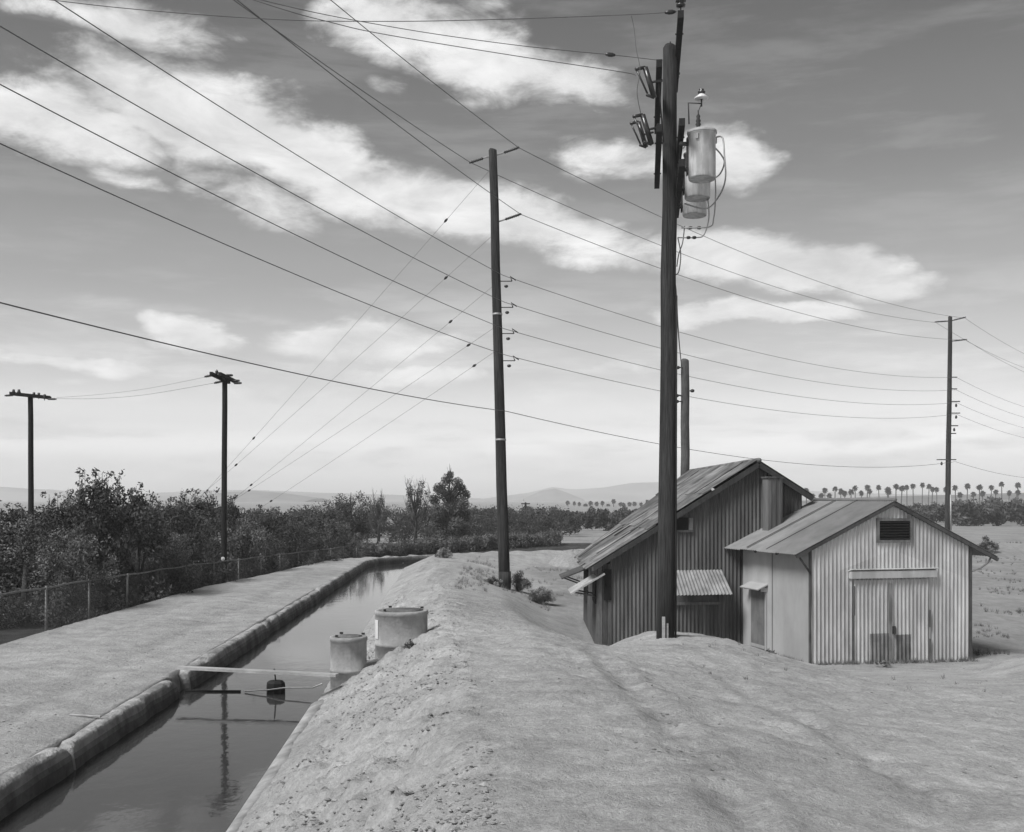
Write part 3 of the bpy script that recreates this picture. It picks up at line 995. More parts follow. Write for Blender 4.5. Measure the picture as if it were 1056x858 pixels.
def near_pole():
    bx, by = 2.80, 20.0
    gz = hz(bx, by)
    root = thing('utility_pole', 'tall weathered wooden utility pole nearest the sheds, carrying three grey transformer cans', 'utility pole', (bx, by, gz))
    mb = MB(); pole_shaft(mb, (bx, by, gz - .3), (2.885, by, 11.22), .165, .125, 18)
    mb.build('shaft', M_POLE, root, smooth=True)
    # pale tag strips at the foot
    mb = MB()
    mb.box((bx - .06, by - .160, gz + .20), (1, 0, 0), (0, 1, 0), UP, .055, .03, .42, 1)
    mb.box((bx + .01, by - .168, gz + .14), (1, 0, 0), (0, 1, 0), UP, .03, .03, .30, .8)
    mb.build('marker_strip', M_PLANK, root)
    ad = Vector((.12, 1, 0)).normalized(); sd = Vector((1, -.12, 0)).normalized()
    def arm(cx, z, L_=3.4, w=.10, h=.125, ins=(), tilt=0):
        c = Vector((cx, by, z))
        m = MB(); m.box(c, ad, sd, UP, L_, w, h, 1)
        # bolt heads
        for k in (-1, 1):
            m.tube([c + ad * k * .9 - sd * .07, c + ad * k * .9 + sd * .07], .014, 6)
        o = m.build('crossarm', M_ARM, root)
        for k in ins:
            i = MB(); p = c + ad * k + UP * h / 2
            i.tube([p, p + UP * .14], .012, 6)
            i.lathe(p + UP * .09, [(.02, 0), (.075, .01), (.082, .04), (.055, .06), (.05, .075), (.088, .085), (.09, .115), (.045, .135), (.06, .16), (.05, .19), (0, .2)], 12)
            i.build('insulator', M_PORC, o, smooth=True)
        return o
    arm(3.02, 11.10, ins=(-1.6, 1.55))
    arm(2.66, 10.28)
    arm(2.66, 9.20)
    arm(3.04, 9.30)
    arm(3.04, 8.62)
    # pole top pin
    i = MB(); i.tube([(2.885, by, 11.2), (2.885, by, 11.34)], .014, 6); i.build('pole_top_pin', M_IRON, root)
    # braces
    mb = MB()
    for cx, z, s in ((2.66, 10.22, -.16), (3.04, 9.22, .16)):
        for k in (-1, 1):
            c = Vector((cx, by, z)) + ad * k * .95
            mb.tube([c, Vector((2.87 + s * .7, by, z - .75)) + ad * k * .12], .014, 5)
    mb.build('arm_brace', M_IRON, root)
    # three transformer cans hung in a row along the arms
    tops = []
    for k, (x, y) in enumerate(((3.245, 18.75), (3.37, 19.95), (3.52, 21.15))):
        zb = 8.46; r = .232; h = .80
        m = MB()
        m.lathe((x, y, zb), [(0, .02), (r * .90, .02), (r * .95, 0), (r, .03), (r, h * .5), (r, h - .05), (r + .012, h - .04), (r + .012, h), (r * .97, h + .015)], 28, 1)
        t = m.build('transformer', M_TANK, root, smooth=True)
        m = MB(); m.lathe((x, y, zb + h), [(r + .02, -.02), (r + .022, .02), (r * .8, .05), (r * .3, .065), (0, .068)], 28, .85)
        m.build('lid', M_TANK, t, smooth=True)
        for ang in (2.6, .2, 4.2):
            m = MB()
            p = Vector((x + r * math.cos(ang), y + r * math.sin(ang), zb + h - .12))
            m.box(p, (math.cos(ang), math.sin(ang), 0), (-math.sin(ang), math.cos(ang), 0), UP, .06, .05, .09, .6)
            m.build('lug', M_TANK, t)
        m = MB(); q = Vector((x - .07, y - .04, zb + h + .05))
        m.lathe(q, [(.03, 0), (.05, .02), (.03, .05), (.05, .08), (.03, .11), (.045, .14), (.025, .18), (.035, .22), (.012, .26), (.012, .32), (0, .33)], 12)
        m.build('bushing', M_WOOD if k else M_IRON, t, smooth=True)
        m = MB()
        for z in (zb + .18, zb + h - .18):
            m.box((x - .30, y + .02, z), (1, 0, 0), (0, 1, 0), UP, .16, .07, .05, .8)
        m.box((x - .25, y + .02, zb + h / 2), (1, 0, 0), (0, 1, 0), UP, .02, .09, h * .8, .8)
        m.build('hanger', M_IRON, t)
        tops.append(q + UP * .3)
    # arrester bell on its bracket
    m = MB()
    p0 = Vector((3.0, 18.6, 9.36)); p1 = Vector((2.98, 18.55, 9.70)); p2 = Vector((3.215, 18.62, 9.715))
    m.tube([p0, p1, p2], .012, 6); m.tube([p2 - UP * .05, p2 + UP * .17], .013, 6)
    br = m.build('arrester_bracket', M_IRON, root, smooth=True)
    m = MB(); m.lathe(p2 + UP * .07, [(.025, 0), (.11, .005), (.118, .03), (.07, .065), (.045, .09)], 16)
    m.build('bell', M_PORCW, br, smooth=True)
    m = MB(); m.lathe(p2 + UP * .15, [(.03, 0), (.06, .02), (.065, .05), (.03, .07), (.045, .09), (0, .1)], 12)
    m.build('bell_cap', M_PORC, br, smooth=True)
    # fuse cutouts
    for (cx, cy, cz, sc) in ((2.20, 18.55, 10.05, 1.0), (2.18, 18.75, 9.32, 1.0), (2.36, 20.9, 9.95, .95)):
        c = Vector((cx, cy, cz))
        m = MB()
        ax = Vector((.30, .1, -.92)).normalized()
        a = c + Vector((.05, 0, .25)) * sc; b = a + ax * .52 * sc
        m.tube([a, b], .046 * sc, 8)
        m.tube([a, a + Vector((-.17, -.05, -.05)) * sc], .028, 6)
        m.tube([b, b + Vector((-.14, -.05, .03)) * sc], .024, 6)
        m.tube([a + Vector((-.16, -.05, -.04)) * sc, b + Vector((-.12, -.05, .05)) * sc], .016, 6)
        m.tube([(a + b) / 2, (a + b) / 2 + Vector((.22, .05, .06))], .02, 6)
        m.build('fuse_cutout', M_PORC, root, smooth=True)
    # leads from the cans
    def lead(pts, r=.012):
        m = MB()
        # catmull rom
        P_ = [Vector(p) for p in pts]; out = []
        for i in range(len(P_) - 1):
            a, b, c, d = P_[max(i - 1, 0)], P_[i], P_[i + 1], P_[min(i + 2, len(P_) - 1)]
            for t in [k / 6 for k in range(6)]:
                out.append(.5 * ((2 * b) + (c - a) * t + (2 * a - 5 * b + 4 * c - d) * t * t + (3 * b - a - 3 * c + d) * t ** 3))
        out.append(P_[-1])
        m.tube(out, r, 6); m.build('lead', M_GALV if r > .011 else M_WIRE, root, smooth=True)
    lead([at(737, 142, 18.7), at(745, 142, 18.7), at(747, 160, 18.6), at(748, 185, 18.7), at(741, 203, 19.2), at(728, 215, 19.8), at(706, 210, 20)], .014)
    lead([at(737, 152, 18.8), at(744, 160, 18.9), at(747, 168, 19.0), at(742, 180, 19.3), at(732, 186, 19.8)], .014)
    lead([at(737, 172, 18.9), at(738, 200, 19.1), at(736, 225, 19.4), at(731, 234, 19.6), at(703, 235, 20)], .012)
    lead([at(730, 205, 20), at(731, 225, 20), at(726, 242, 20), at(718, 245, 20), at(699, 245, 20)], .012)
    lead([at(706, 233, 20), at(704, 250, 20), at(700, 262, 20), at(698, 275, 20)], .010)
    lead([at(699, 245, 20), at(702, 262, 20), at(700, 280, 20), at(695, 284, 20)], .010)
    lead([tops[0], p2 + Vector((.0, .02, .0))], .008)
    lead([tops[1], (3.1, 19.9, 9.36)], .008)
    for (px, py) in ((712, 235), (721, 235), (710, 245), (716, 245), (700, 212)):
        m = MB(); m.lathe(at(px, py, 20) - UP * .03, [(0, 0), (.035, .01), (.04, .03), (.035, .05), (0, .06)], 8)
        m.build('connector', M_IRON, root, smooth=True)
    # ground conduit down the side of the shaft
    m = MB(); m.tube([(2.985, 19.93, 6.7), (2.975, 19.92, 4), (2.965, 19.90, gz)], .02, 6)
    m.build('conduit', M_POLE, root, smooth=True)
near_pole()

def post_insulator(mb, a, b, r=.055):
    a, b = Vector(a), Vector(b)
    ax = (b - a).normalized(); L_ = (b - a).length
    n = 7; prof = [(.02, 0)]
    for k in range(n):
        h = L_ * (.08 + .82 * k / n)
        prof += [(r * .6, h), (r, h + L_ * .03), (r * .62, h + L_ * .07)]
    prof += [(.03, L_ * .93), (.035, L_), (0, L_ + .01)]
    mb.lathe(a, prof, 10, 1, ax)

MIDD = 35.0
def mid_pole():
    b = at(520.5, 606, MIDD); t = at(508.3, 155, MIDD)
    gz = hz(b.x, b.y)
    b.z = gz
    root = thing('utility_pole', 'tall dark pole beside the canal bank in the middle, with angled insulators at its top', 'utility pole', b)
    mb = MB(); pole_shaft(mb, b - UP * .3, t, .185, .128, 16)
    mb.build('shaft', M_POLE, root, smooth=True)
    for (p, q) in (((512, 160), (535.4, 152)), ((505, 161), (484, 168)), ((513, 229), (537.5, 220.6))):
        m = MB(); a_, b_ = at(*p, MIDD), at(*q, MIDD)
        m.tube([a_, a_.lerp(b_, .35)], .025, 6)
        o = m.build('insulator_bracket', M_GALV, root)
        m = MB(); post_insulator(m, a_.lerp(b_, .30), b_); m.build('post_insulator', M_PORC, o, smooth=True)
    for (px, py) in ((518, 284), (519, 311), (520, 338), (521, 366)):
        a_ = at(px, py + 8, MIDD); e = at(px + 10, py + 6, MIDD)
        m = MB(); m.tube([at(px - 6, py + 6, MIDD), e], .015, 6)
        m.tube([e, at(px + 8, py + 1, MIDD), at(px + 14, py + 5, MIDD)], .022, 6)
        m.lathe(at(px + 4, py + 13, MIDD), [(0, 0), (.05, .02), (.07, .05), (.05, .09), (0, .1)], 8)
        m.build('line_bracket', M_PORC, root, smooth=True)
    for z in (8.9, 4.9):
        m = MB()
        tt = (z - b.z) / (t.z - b.z); c = b.lerp(t, tt); r = .185 + (.128 - .185) * tt + .008
        m.tube([c - UP * .03, c + UP * .03], r, 16)
        m.build('band', M_GALV, root, smooth=True)
    m = MB(); c = b.lerp(t, .04)
    m.tube([b, b + UP * .55], .20, 16); m.build('base_sleeve', M_POLE, root, smooth=True)
mid_pole()

RIGD = 73.0
def right_pole():
    b = at(977, 545, RIGD); t = at(980, 327, RIGD)
    gz = hz(b.x, b.y); b.z = gz
    root = thing('utility_pole', 'slim tall pole beyond the sheds on the right, with small side brackets', 'utility pole', b)
    mb = MB(); pole_shaft(mb, b - UP * .3, t, .19, .13, 12)
    mb.build('shaft', M_POLE, root, smooth=True)
    for (p, q) in (((980, 331), (996, 327)), ((980, 331), (964, 332)), ((980, 352), (997, 350))):
        m = MB(); a_, b_ = at(*p, RIGD), at(*q, RIGD)
        post_insulator(m, a_.lerp(b_, .2), b_, .06); m.tube([a_, a_.lerp(b_, .3)], .035, 6)
        m.build('post_insulator', M_PORC, root, smooth=True)
    for (px, py, w) in ((981, 389, 6), (981, 401, 6), (981, 414, 9), (981, 426, 9), (981, 439, 7), (981, 447, 5), (975, 474, 11), (966, 474, 9)):
        m = MB(); m.tube([at(min(px, 978), py, RIGD - .1), at(px + w, py, RIGD - .1)], .035, 6)
        if w in (9, 7): m.lathe(at(px + w - 4, py + 4, RIGD - .1), [(0, -.12), (.06, -.1), (.08, 0), (.05, .1), (0, .12)], 8)
        m.build('line_bracket', M_PORC, root, smooth=True)
    m = MB(); m.tube([at(980.5, 510, RIGD - .25), at(980.5, 547, RIGD - .25)], .06, 8); m.build('cable_guard', M_GALV, root, smooth=True)
right_pole()

def left_pole_a():
    d = 37.0
    b = at(231, 602, d); t = at(231.5, 390, d); gz = hz(b.x, b.y); b.z = gz
    root = thing('utility_pole', 'black wooden pole with twin crossarms standing at the fence beside the canal road', 'utility pole', b)
    mb = MB(); pole_shaft(mb, b - UP * .3, t, .10, .085, 12); mb.build('shaft', M_POLED, root, smooth=True)
    ad = Vector((-.03, 1, 0)).normalized()
    for off in (-.13, .13):
        m = MB(); c = Vector((t.x + off * 1.0, d + off * .3, t.z + .0))
        m.box(c, ad, ad.cross(UP), UP, 2.6, .09, .12, 1)
        m.build('crossarm', M_POLED, root)
    for (x0, y0, x1, y1) in ((222, 386.5, 211, 388.5), (230, 393, 221, 395), (233, 387, 240, 387), (240, 393, 247, 392.5), (241, 395, 249, 395)):
        m = MB(); post_insulator(m, at(x0, y0, d), at(x1, y1, d), .05); m.build('strain_insulator', M_PORC, root, smooth=True)
    m = MB(); m.lathe(at(223.5, 384.5, d - .6), [(.02, -.1), (.05, 0), (.05, .06), (0, .12)], 8); m.build('pin_insulator', M_PORC, root, smooth=True)
    m = MB(); m.lathe(at(231, 576, d) - Vector((0, .14, 0)), [(0, -.02), (.07, 0), (0, .02)], 10, 1, (0, 1, 0)); m.build('pole_tag', M_PORCW, root)
left_pole_a()

def left_pole_b():
    d = 45.0
    b = at(32.5, 590, d); t = at(31.5, 408, d); gz = hz(b.x, b.y); b.z = gz
    root = thing('utility_pole', 'black pole with level crossarm of pin insulators, rising from the bushes furthest left', 'utility pole', b)
    mb = MB(); pole_shaft(mb, b - UP * .3, t, .12, .10, 12); mb.build('shaft', M_POLED, root, smooth=True)
    ad = Vector((1, .28, -.09)).normalized(); sd = ad.cross(UP).normalized()
    for k in (-1, 1):
        m = MB(); m.box(t + UP * .0 + sd * .15 * k, ad, sd, UP, 1.55, .09, .12, 1); m.build('crossarm', M_POLED, root)
    for px, py in ((14, 405), (19.5, 405), (35, 408), (40, 408.5), (46, 410)):
        m = MB(); p = at(px, py, d)
        m.lathe(p - UP * .12, [(.015, 0), (.015, .06), (.07, .08), (.08, .15), (.05, .19), (.06, .24), (0, .27)], 10); m.build('pin_insulator', M_PORC, root, smooth=True)
    for (x0, y0, x1, y1) in ((14, 407.5, 5, 408), (49, 411.5, 58, 411.5)):
        m = MB(); post_insulator(m, at(x0, y0, d), at(x1, y1, d), .05); m.build('strain_insulator', M_PORC, root, smooth=True)
left_pole_b()

def back_pole():
    d = 36.6
    t = at(706.5, 372, d); gz = hz(t.x, d)
    root = thing('utility_pole', 'short stout service pole showing above the dark shed roof beside the near pole', 'utility pole', (t.x, d, gz))
    mb = MB(); pole_shaft(mb, (t.x, d, gz - .3), t, .165, .135, 14); mb.build('shaft', M_WOODD, root, smooth=True)
    for (px, py, ex) in ((703, 379, -4), (711, 403, 3), (702, 414, -4), (701, 408, -3)):
        m = MB(); p = at(px, py, d - .12); e = at(px + ex, py, d - .15)
        m.tube([at(706.5, py + 1, d), p, e], .02, 6)
        m.lathe(e - UP * .06, [(0, 0), (.06, .02), (.075, .06), (.06, .1), (0, .12)], 10); m.build('spool_insulator', M_PORC, root, smooth=True)
back_pole()

def far_pole():
    d = 112.0
    t = at(542, 518.5, d); gz = hz(t.x, d)
    root = thing('utility_pole', 'tiny far pole with a crossarm, standing by the orchard beyond the middle pole', 'utility pole', (t.x, d, gz))
    mb = MB(); pole_shaft(mb, (t.x, d, gz - .2), t, .13, .10, 8); mb.build('shaft', M_POLED, root, smooth=True)
    mb = MB(); mb.abox((t.x, d - .15, t.z - .1), .9, .1, .12); mb.build('crossarm', M_POLED, root)
far_pole()

# ------------------------------------------------------------------ wires
def wire(name, label, pts, r, m=None, group=None, cat='power line', beads=()):
    mb = MB(); mb.tube(pts, r, 5)
    o = mb.build(name, m or M_WIRE, None, smooth=True)
    tag(o, label, cat, group)
    for bd in beads:
        i, ln = bd
        p = Vector(pts[i]); ax = (Vector(pts[min(i + 1, len(pts) - 1)]) - Vector(pts[i - 1])).normalized()
        b = MB(); b.lathe(p - ax * ln / 2, [(0, 0), (.02, .01), (.04, ln * .35), (.04, ln * .65), (.02, ln - .01), (0, ln)], 8, 1, ax)
        b.build('strain_insulator', M_PORC, o, smooth=True)
    return o

A_PLAN = None
def main_line(label, mid, lp, rend, sag=.95, r=.0105, twist=0):
    """three spans: behind the camera on the left, to the middle pole, to the right pole, and on to the right"""
    m_ = at(mid[0], mid[1], MIDD); e_ = at(rend[0], rend[1], RIGD)
    # left end: plan direction fixed, height so that the wire passes the measured point
    E = Vector((m_.x - 17.0, m_.y - 48.0, 0))
    k = (lp[0] - CX) / F
    t = (k * m_.y - m_.x) / ((E.x - m_.x) - k * (E.y - m_.y))
    dep = m_.y + (E.y - m_.y) * t
    zm = CAMZ + (HY - lp[1]) * dep / F
    zE = m_.z + (zm + 4 * sag * t * (1 - t) - m_.z) / t
    E.z = zE
    E2 = e_ + Vector((29.9, 38, .3)) * 1.0
    pts = []
    def span(a, b, n, s):
        return [a.lerp(b, i / n) - UP * 4 * s * (i / n) * (1 - i / n) for i in range(n + 1)]
    pts = span(E, m_, 60, sag)[:-1] + span(m_, e_, 50, sag)[:-1] + span(e_, E2, 24, sag)
    return wire('power_line', label, pts, r, None, 'conductors strung along the transmission poles')

main_line('topmost conductor, held by the upper right insulator of the middle transmission pole', (535.2, 152.5), (341, 0), (995, 328))
main_line('conductor held by the upper left insulator of the middle transmission pole', (485, 167.5), (241, 0), (965, 332.5))
main_line('conductor held by the lone lower insulator under the top of the middle transmission pole', (537, 221), (247, 2), (996, 350.5))
main_line('highest of the four evenly spaced wires below the insulators of the middle pole', (519, 284), (56, 0), (986, 389), r=.0095)
main_line('second highest of the four evenly spaced wires on the middle pole', (520, 311.5), (0, 27), (986, 402), r=.0095)
main_line('third of the four evenly spaced wires counted down the middle pole', (520, 339), (0, 87), (986, 415), r=.0095)
main_line('lowest of the four evenly spaced wires on the middle pole', (521, 366), (0, 148), (986, 427), r=.0095)
main_line('single low wire on the middle pole, well under all the other lines', (522, 424), (0, 312), (985, 476), r=.0115)

def poly(pts, n=8):
    P_ = [Vector(p) for p in pts]; out = []
    for i in range(len(P_) - 1):
        a, b, c, d = P_[max(i - 1, 0)], P_[i], P_[i + 1], P_[min(i + 2, len(P_) - 1)]
        for t in [k / n for k in range(n)]:
            out.append(.5 * ((2 * b) + (c - a) * t + (2 * a - 5 * b + 4 * c - d) * t * t + (3 * b - a - 3 * c + d) * t ** 3))
    out.append(P_[-1]); return out

G2 = 'primary wires running left from the near pole'
wire('power_line', 'near level wire leaving the topmost insulator of the near transformer pole', poly([at(698, 12, 18.5), at(650, 15, 18.45), at(528, 19.5, 18.3), at(400, 22, 18.2), at(265, 19, 18.0), at(70, 2, 17.8), at(-120, -30, 17.5), at(-700, -160, 17)]), .007, None, G2, beads=((2, .2),))
wire('power_line', 'wire ending beside the shaft top of the near transformer pole', poly([at(686, 63, 20), at(640, 57.5, 19.9), at(528, 46, 19.5), at(400, 27, 18.8), at(270, 0, 18), at(60, -60, 17), at(-500, -260, 16)]), .007, None, G2, beads=((9, .2),))
wire('power_line', 'lower wire ending at the fuse cutouts of the near transformer pole', poly([at(656, 78, 18.9), at(640, 74, 18.9), at(528, 57, 18.6), at(400, 36, 18.2), at(345, 24, 18), at(268, 2, 17.6), at(60, -70, 17), at(-500, -280, 16)]), .007, None, G2)
wire('jumper_wire', 'thin vertical drop wire linking the level wire to the fuse cutouts', poly([at(651, 16, 18.45), at(654, 30, 18.5), at(656, 50, 18.5), at(660, 72, 18.5), at(657, 95, 18.6), at(661, 118, 18.8)]), .006, None, None, 'wire')
wire('service_cable', 'twisted service cable dropping from the near pole to the short pole behind the roof', poly([(2.94, 20.0, 7.05), at(697, 300, 20.4), at(699, 335, 24), at(701, 360, 30), at(703, 379, 36.3)]), .016, None, None, 'cable')
wire('power_line', 'faint upper wire between the two black poles on the left', poly([at(58, 410, 45), at(100, 407, 43), at(150, 401, 41), at(211, 389, 37)]), .005, None, 'wires between the two left poles')
wire('power_line', 'faint lower wire between the two black poles on the left', poly([at(50, 411, 45), at(100, 411, 43), at(150, 407, 41), at(221, 395, 37)]), .006, None, 'wires between the two left poles')
# guys of the middle pole
GL = ['guy wire from the very top of the middle pole into the left bushes',
      'second highest guy wire running from the middle pole to the left bushes',
      'third guy wire counted down the middle pole, passing behind the fence pole',
      'fourth guy wire counted down the middle pole, second flattest',
      'lowest and flattest guy wire of the middle pole']
for k, ((x0, y0), (xd, yd), (x1, y1)) in enumerate((((508, 172), (467, 212), (140, 553)), ((511, 240), (463, 276), (120, 575)), ((512, 292), (458, 337), (150, 572)),
                                          ((514, 335), (492, 350), (130, 583)), ((517, 358), (467, 380), (170, 545)))):
    a = at(x0, y0, MIDD); b = at(x1, y1, 58); b.z = hz(b.x, b.y) - .05
    n = 60
    pts = [a.lerp(b, i / n) - UP * .5 * (i / n) * (1 - i / n) for i in range(n + 1)]
    wire('guy_wire', GL[k], pts, .006, M_WIREG, 'guy wires of the middle pole', 'guy wire', beads=((5 if k < 3 else 3, .22), (33 + (k % 3), .26)))

# ------------------------------------------------------------------ canal fittings
def standpipe(label, x, y, r, ztop, zbot, patch=False):
    root = thing('standpipe', label, 'concrete pipe', (x, y, zbot), 'concrete standpipes on the canal bank')
    m = MB()
    h = ztop - zbot
    m.lathe((x, y, zbot), [(r * 1.0, 0), (r, h * .55), (r + .008, h * .553), (r + .008, h * .59), (r, h * .593), (r, h - .075), (r + .012, h - .065), (r + .014, h - .03), (r + .008, h - .004), (r - .01, h), (r - .06, h), (r - .065, h - .02), (0, h - .02)], 40)
    m.build('pipe', M_CONCL, root, smooth=True)
    m = MB()
    m.lathe((x, y, ztop), [(r - .07, -.03), (r - .07, .006), (r * .5, .012), (0, .012)], 32, .6)
    lid = m.build('lid', M_CONC, root, smooth=True)
    for ang, q in ((2.2, 1), (.5, 1), (4.0, .8)):
        m = MB()
        p = Vector((x + r * .86 * math.cos(ang), y + r * .86 * math.sin(ang), ztop + .025))
        m.abox(p, .05 * q, .035, .03, .6)
        m.build('lid_lug', M_IRON, lid)
    if patch:
        m = MB()
        vs = []; n = 5
        for i in range(n + 1):
            th = math.radians(196 + 20 * i / n)
            for z in (ztop - .45, ztop - .14):
                vs.append((x + (r + .010) * math.cos(th), y + (r + .010) * math.sin(th), z))
        m.add(vs, [(2 * i, 2 * i + 2, 2 * i + 3, 2 * i + 1) for i in range(n)])
        m.build('painted_patch', M_PORCW, root, smooth=True)
    return root
pS = at(359.5, 656, 17.1); pL = at(414, 629, 18.1)
standpipe('wide pale concrete standpipe with a white painted patch, higher up the canal bank', pL.x, pL.y, .43, pL.z, -.1, True)
standpipe('narrow pale concrete standpipe at the water edge near the footboard', pS.x, pS.y, .28, pS.z, -.35)

def canal_bits():
    # plank laid across the canal
    a = Vector((-5.17, 16.95, .405)); b = Vector((-2.62, 16.45, .365))
    m = MB(); ax = (b - a).normalized(); sd = UP.cross(ax).normalized()
    n = 10
    for i in range(1):
        m.box((a + b) / 2, ax, sd, ax.cross(sd), (b - a).length, .14, .04, 1)
    o = m.build('footboard', M_PLANK, None)
    tag(o, 'bleached plank laid across the canal from the kerb to the narrow standpipe', 'plank')
    # dark block hanging below it
    c = at(284.5, 706, 17.08)
    m = MB(); m.lathe((c.x, c.y, -.05), [(0, 0), (.12, .0), (.145, .05), (.147, .14), (.14, .20), (.11, .23), (0, .235)], 8, 1)
    o = m.build('gate_block', M_BLOCK, None); tag(o, 'black block hanging under the plank over the canal water', 'block')
    m = MB(); m.tube([(c.x, c.y, .15), (c.x + .01, c.y - .16, .385)], .012, 6); m.build('hanger', M_IRON, o)
    # sill board lying at the water surface
    m = MB()
    m.box((-4.66, 17.1, .008), (1, .01, 0), (-.01, 1, 0), UP, .86, .05, .034, 1)
    o = m.build('sill_board', M_POLED, None); tag(o, 'dark board lying in the water under the plank, against the kerb side', 'board')
    m = MB(); m.tube([(-4.15, 17.05, .02), (-3.75, 16.95, .06), (-3.5, 16.9, .10), (-3.05, 16.8, .12), (-2.9, 16.8, .18)], .012, 6)
    o = m.build('cable', M_GALV, None); tag(o, 'thin bent rod trailing from the black block to the standpipe side', 'rod')
canal_bits()
m = MB(); q = at(72, 731, 13.6)
m.tube([(q.x, q.y, hz(q.x, q.y) + .012), (q.x + .22, q.y - .02, hz(q.x + .22, q.y) + .02), (q.x + .42, q.y - .10, hz(q.x + .3, q.y) + .03)], .014, 6)
tag(m.build('stick', M_PLANK, None), 'short pale stick lying on the canal road beside a break in the kerb', 'stick')

# ------------------------------------------------------------------ chain link fence
def fence():
    ds = np.concatenate([[9, 12, 15, 18], np.arange(20.6, 56, 2.45)])
    def base(d): return Vector((float(road_l(d)) - .28, d, float(np.interp(d, [0, 20, 50, 60], [.16, .16, -.2, -.3]))))
    def top(d): return float(np.interp(d, [0, 20, 50, 60], [1.22, 1.20, .76, .66]))
    root = thing('chain_link_fence', 'low chain link fence along the canal road in front of the dark bushes', 'fence', base(20))
    for d in ds:
        p = base(d); lean = random.uniform(-.03, .03)
        m = MB(); m.tube([(p.x, p.y, p.z - .2), (p.x + lean, p.y, top(d) + .03)], .028, 6)
        m.build('post', M_GALVP, root, smooth=True)
    m = MB()
    dd = np.arange(9, 55.5, .6)
    m.tube([(base(d).x, d, top(d) - .01 + .012 * math.sin(d * 2.1)) for d in dd], .022, 5)
    m.build('top_rail', M_GALVP, root, smooth=True)
    m = MB()
    # woven wire: two families of slanted wires
    step = .075; h = 1.0
    for sgn in (1, -1):
        d = 9.0
        while d < 55:
            d2 = d + h * .8 * 1.0
            (da, db) = (d, d2) if sgn > 0 else (d2, d)
            pa, pb = base(da), base(db)
            za, zb_ = pa.z + .06, top(db) - .02
            w = .0016
            m.add([(pa.x, da - w, za), (pa.x, da + w, za), (pb.x, db + w, zb_), (pb.x, db - w, zb_), (pa.x + .004, da, za), (pb.x + .004, db, zb_)],
                  [(0, 1, 2, 3), (0, 3, 5, 4), (1, 4, 5, 2)])
            d += step if d < 30 else step * 1.0
    m.build('wire_mesh', M_IRON, root)
M_GALVP = mat('old_galvanised', .15, .25, 6, rough=.6, metal=.2)
fence()

# ------------------------------------------------------------------ vegetation
def leaf_cloud(mb, clumps, n, size, drop=.35, squash=1.0):
    """leaf-sized faces scattered round clump centres: clumps = (x,y,z,r)"""
    cl = np.array(clumps); w = cl[:, 3] ** 2; w = w / w.sum()
    idx = rng.choice(len(cl), n, p=w)
    g = rng.normal(size=(n, 3)); g /= np.linalg.norm(g, axis=1)[:, None]
    rad = cl[idx, 3] * rng.random(n) ** .45
    pos = cl[idx, :3] + g * rad[:, None] * np.array([1, 1, squash])
    up = rng.normal(size=(n, 3)); up /= np.linalg.norm(up, axis=1)[:, None]
    ax = np.cross(up, g + .3 * rng.normal(size=(n, 3))); ax /= np.linalg.norm(ax, axis=1)[:, None] + 1e-9
    s = size * (0.6 + .8 * rng.random(n))
    ctone = .45 + 1.15 * rng.random(len(cl))
    tone = ctone[idx] * (.7 + .6 * rng.random(n))
    b = np.cross(ax, up)
    for i in range(n):
        p = pos[i]; a = up[i] * s[i]; c = ax[i] * s[i] * .42
        o = len(mb.v)
        mb.v.extend([tuple(p - a * .5), tuple(p + c * .5), tuple(p + a * .5 + b[i] * s[i] * .12), tuple(p - c * .5)])
        mb.f.append((o, o + 1, o + 2, o + 3)); mb.t.append(float(tone[i]))

def make_bush(name, label, cat, R, H, nclump, n, leaf, mleaf, group, spiky=.0, low=True, trunk=True, core=.55):
    root = thing(name, label, cat, (0, 0, 0), group)
    cl = []
    for k in range(nclump):
        th = random.uniform(0, 2 * math.pi); q = random.random() ** .5
        zt = random.random()
        prof = math.sqrt(max(0, 1 - (2 * zt - .85) ** 2 / 1.4)) if low else math.sin(math.pi * min(1, zt * .85 + .15))
        r = R * q * prof
        cr = random.uniform(.10, .26) * min(R, H) * (1.1 - .35 * zt)
        cl.append((r * math.cos(th), r * math.sin(th), max(cr * .6, zt * (H - cr * .7)), cr))
    shoots = []
    for k in range(int(spiky)):
        th = random.uniform(0, 2 * math.pi); r = R * random.uniform(.0, .6)
        x, y = r * math.cos(th), r * math.sin(th)
        hh = H * random.uniform(.92, 1.12); shoots.append(((x * .6, y * .6, H * .4), (x, y, H * .72), (x, y, hh)))
        for j in range(7):
            cl.append((x + j * random.uniform(-.03, .03), y + j * random.uniform(-.03, .03), H * .66 + (hh - H * .66) * j / 6, .11 + .15 * (6 - j) / 6))
    m = MB(); leaf_cloud(m, cl, n, leaf); m.build('foliage', mleaf, root)
    if trunk:
        m = MB()
        m.tube([(0, 0, -.3), (.05, .02, H * .25), (.0, .05, H * .55)], [.06 * R, .05 * R, .03 * R], 7)
        for k in range(7):
            c = cl[random.randrange(nclump)]
            m.tube([(0.02, .02, H * random.uniform(.05, .3)), (c[0] * .5, c[1] * .5, c[2] * .6 + .1), (c[0], c[1], c[2])], [.03 * R, .02 * R, .008], 5)
        for sh_ in shoots: m.tube(sh_, [.02, .012, .005], 4)
        m.build('branch', M_BARK, root, smooth=True)
    return root

def plant(o, x, y, rz=0, s=1.0, label=None, first=False, sink=.05):
    z = hz(x, y) - sink
    if first:
        o.location = (x, y, z); o.rotation_euler = (0, 0, rz); o.scale = (s, s, s) if not isinstance(s, tuple) else s
        if label: o['label'] = label
        return o
    return copy_tree(o, (x, y, z), rz, s, label)

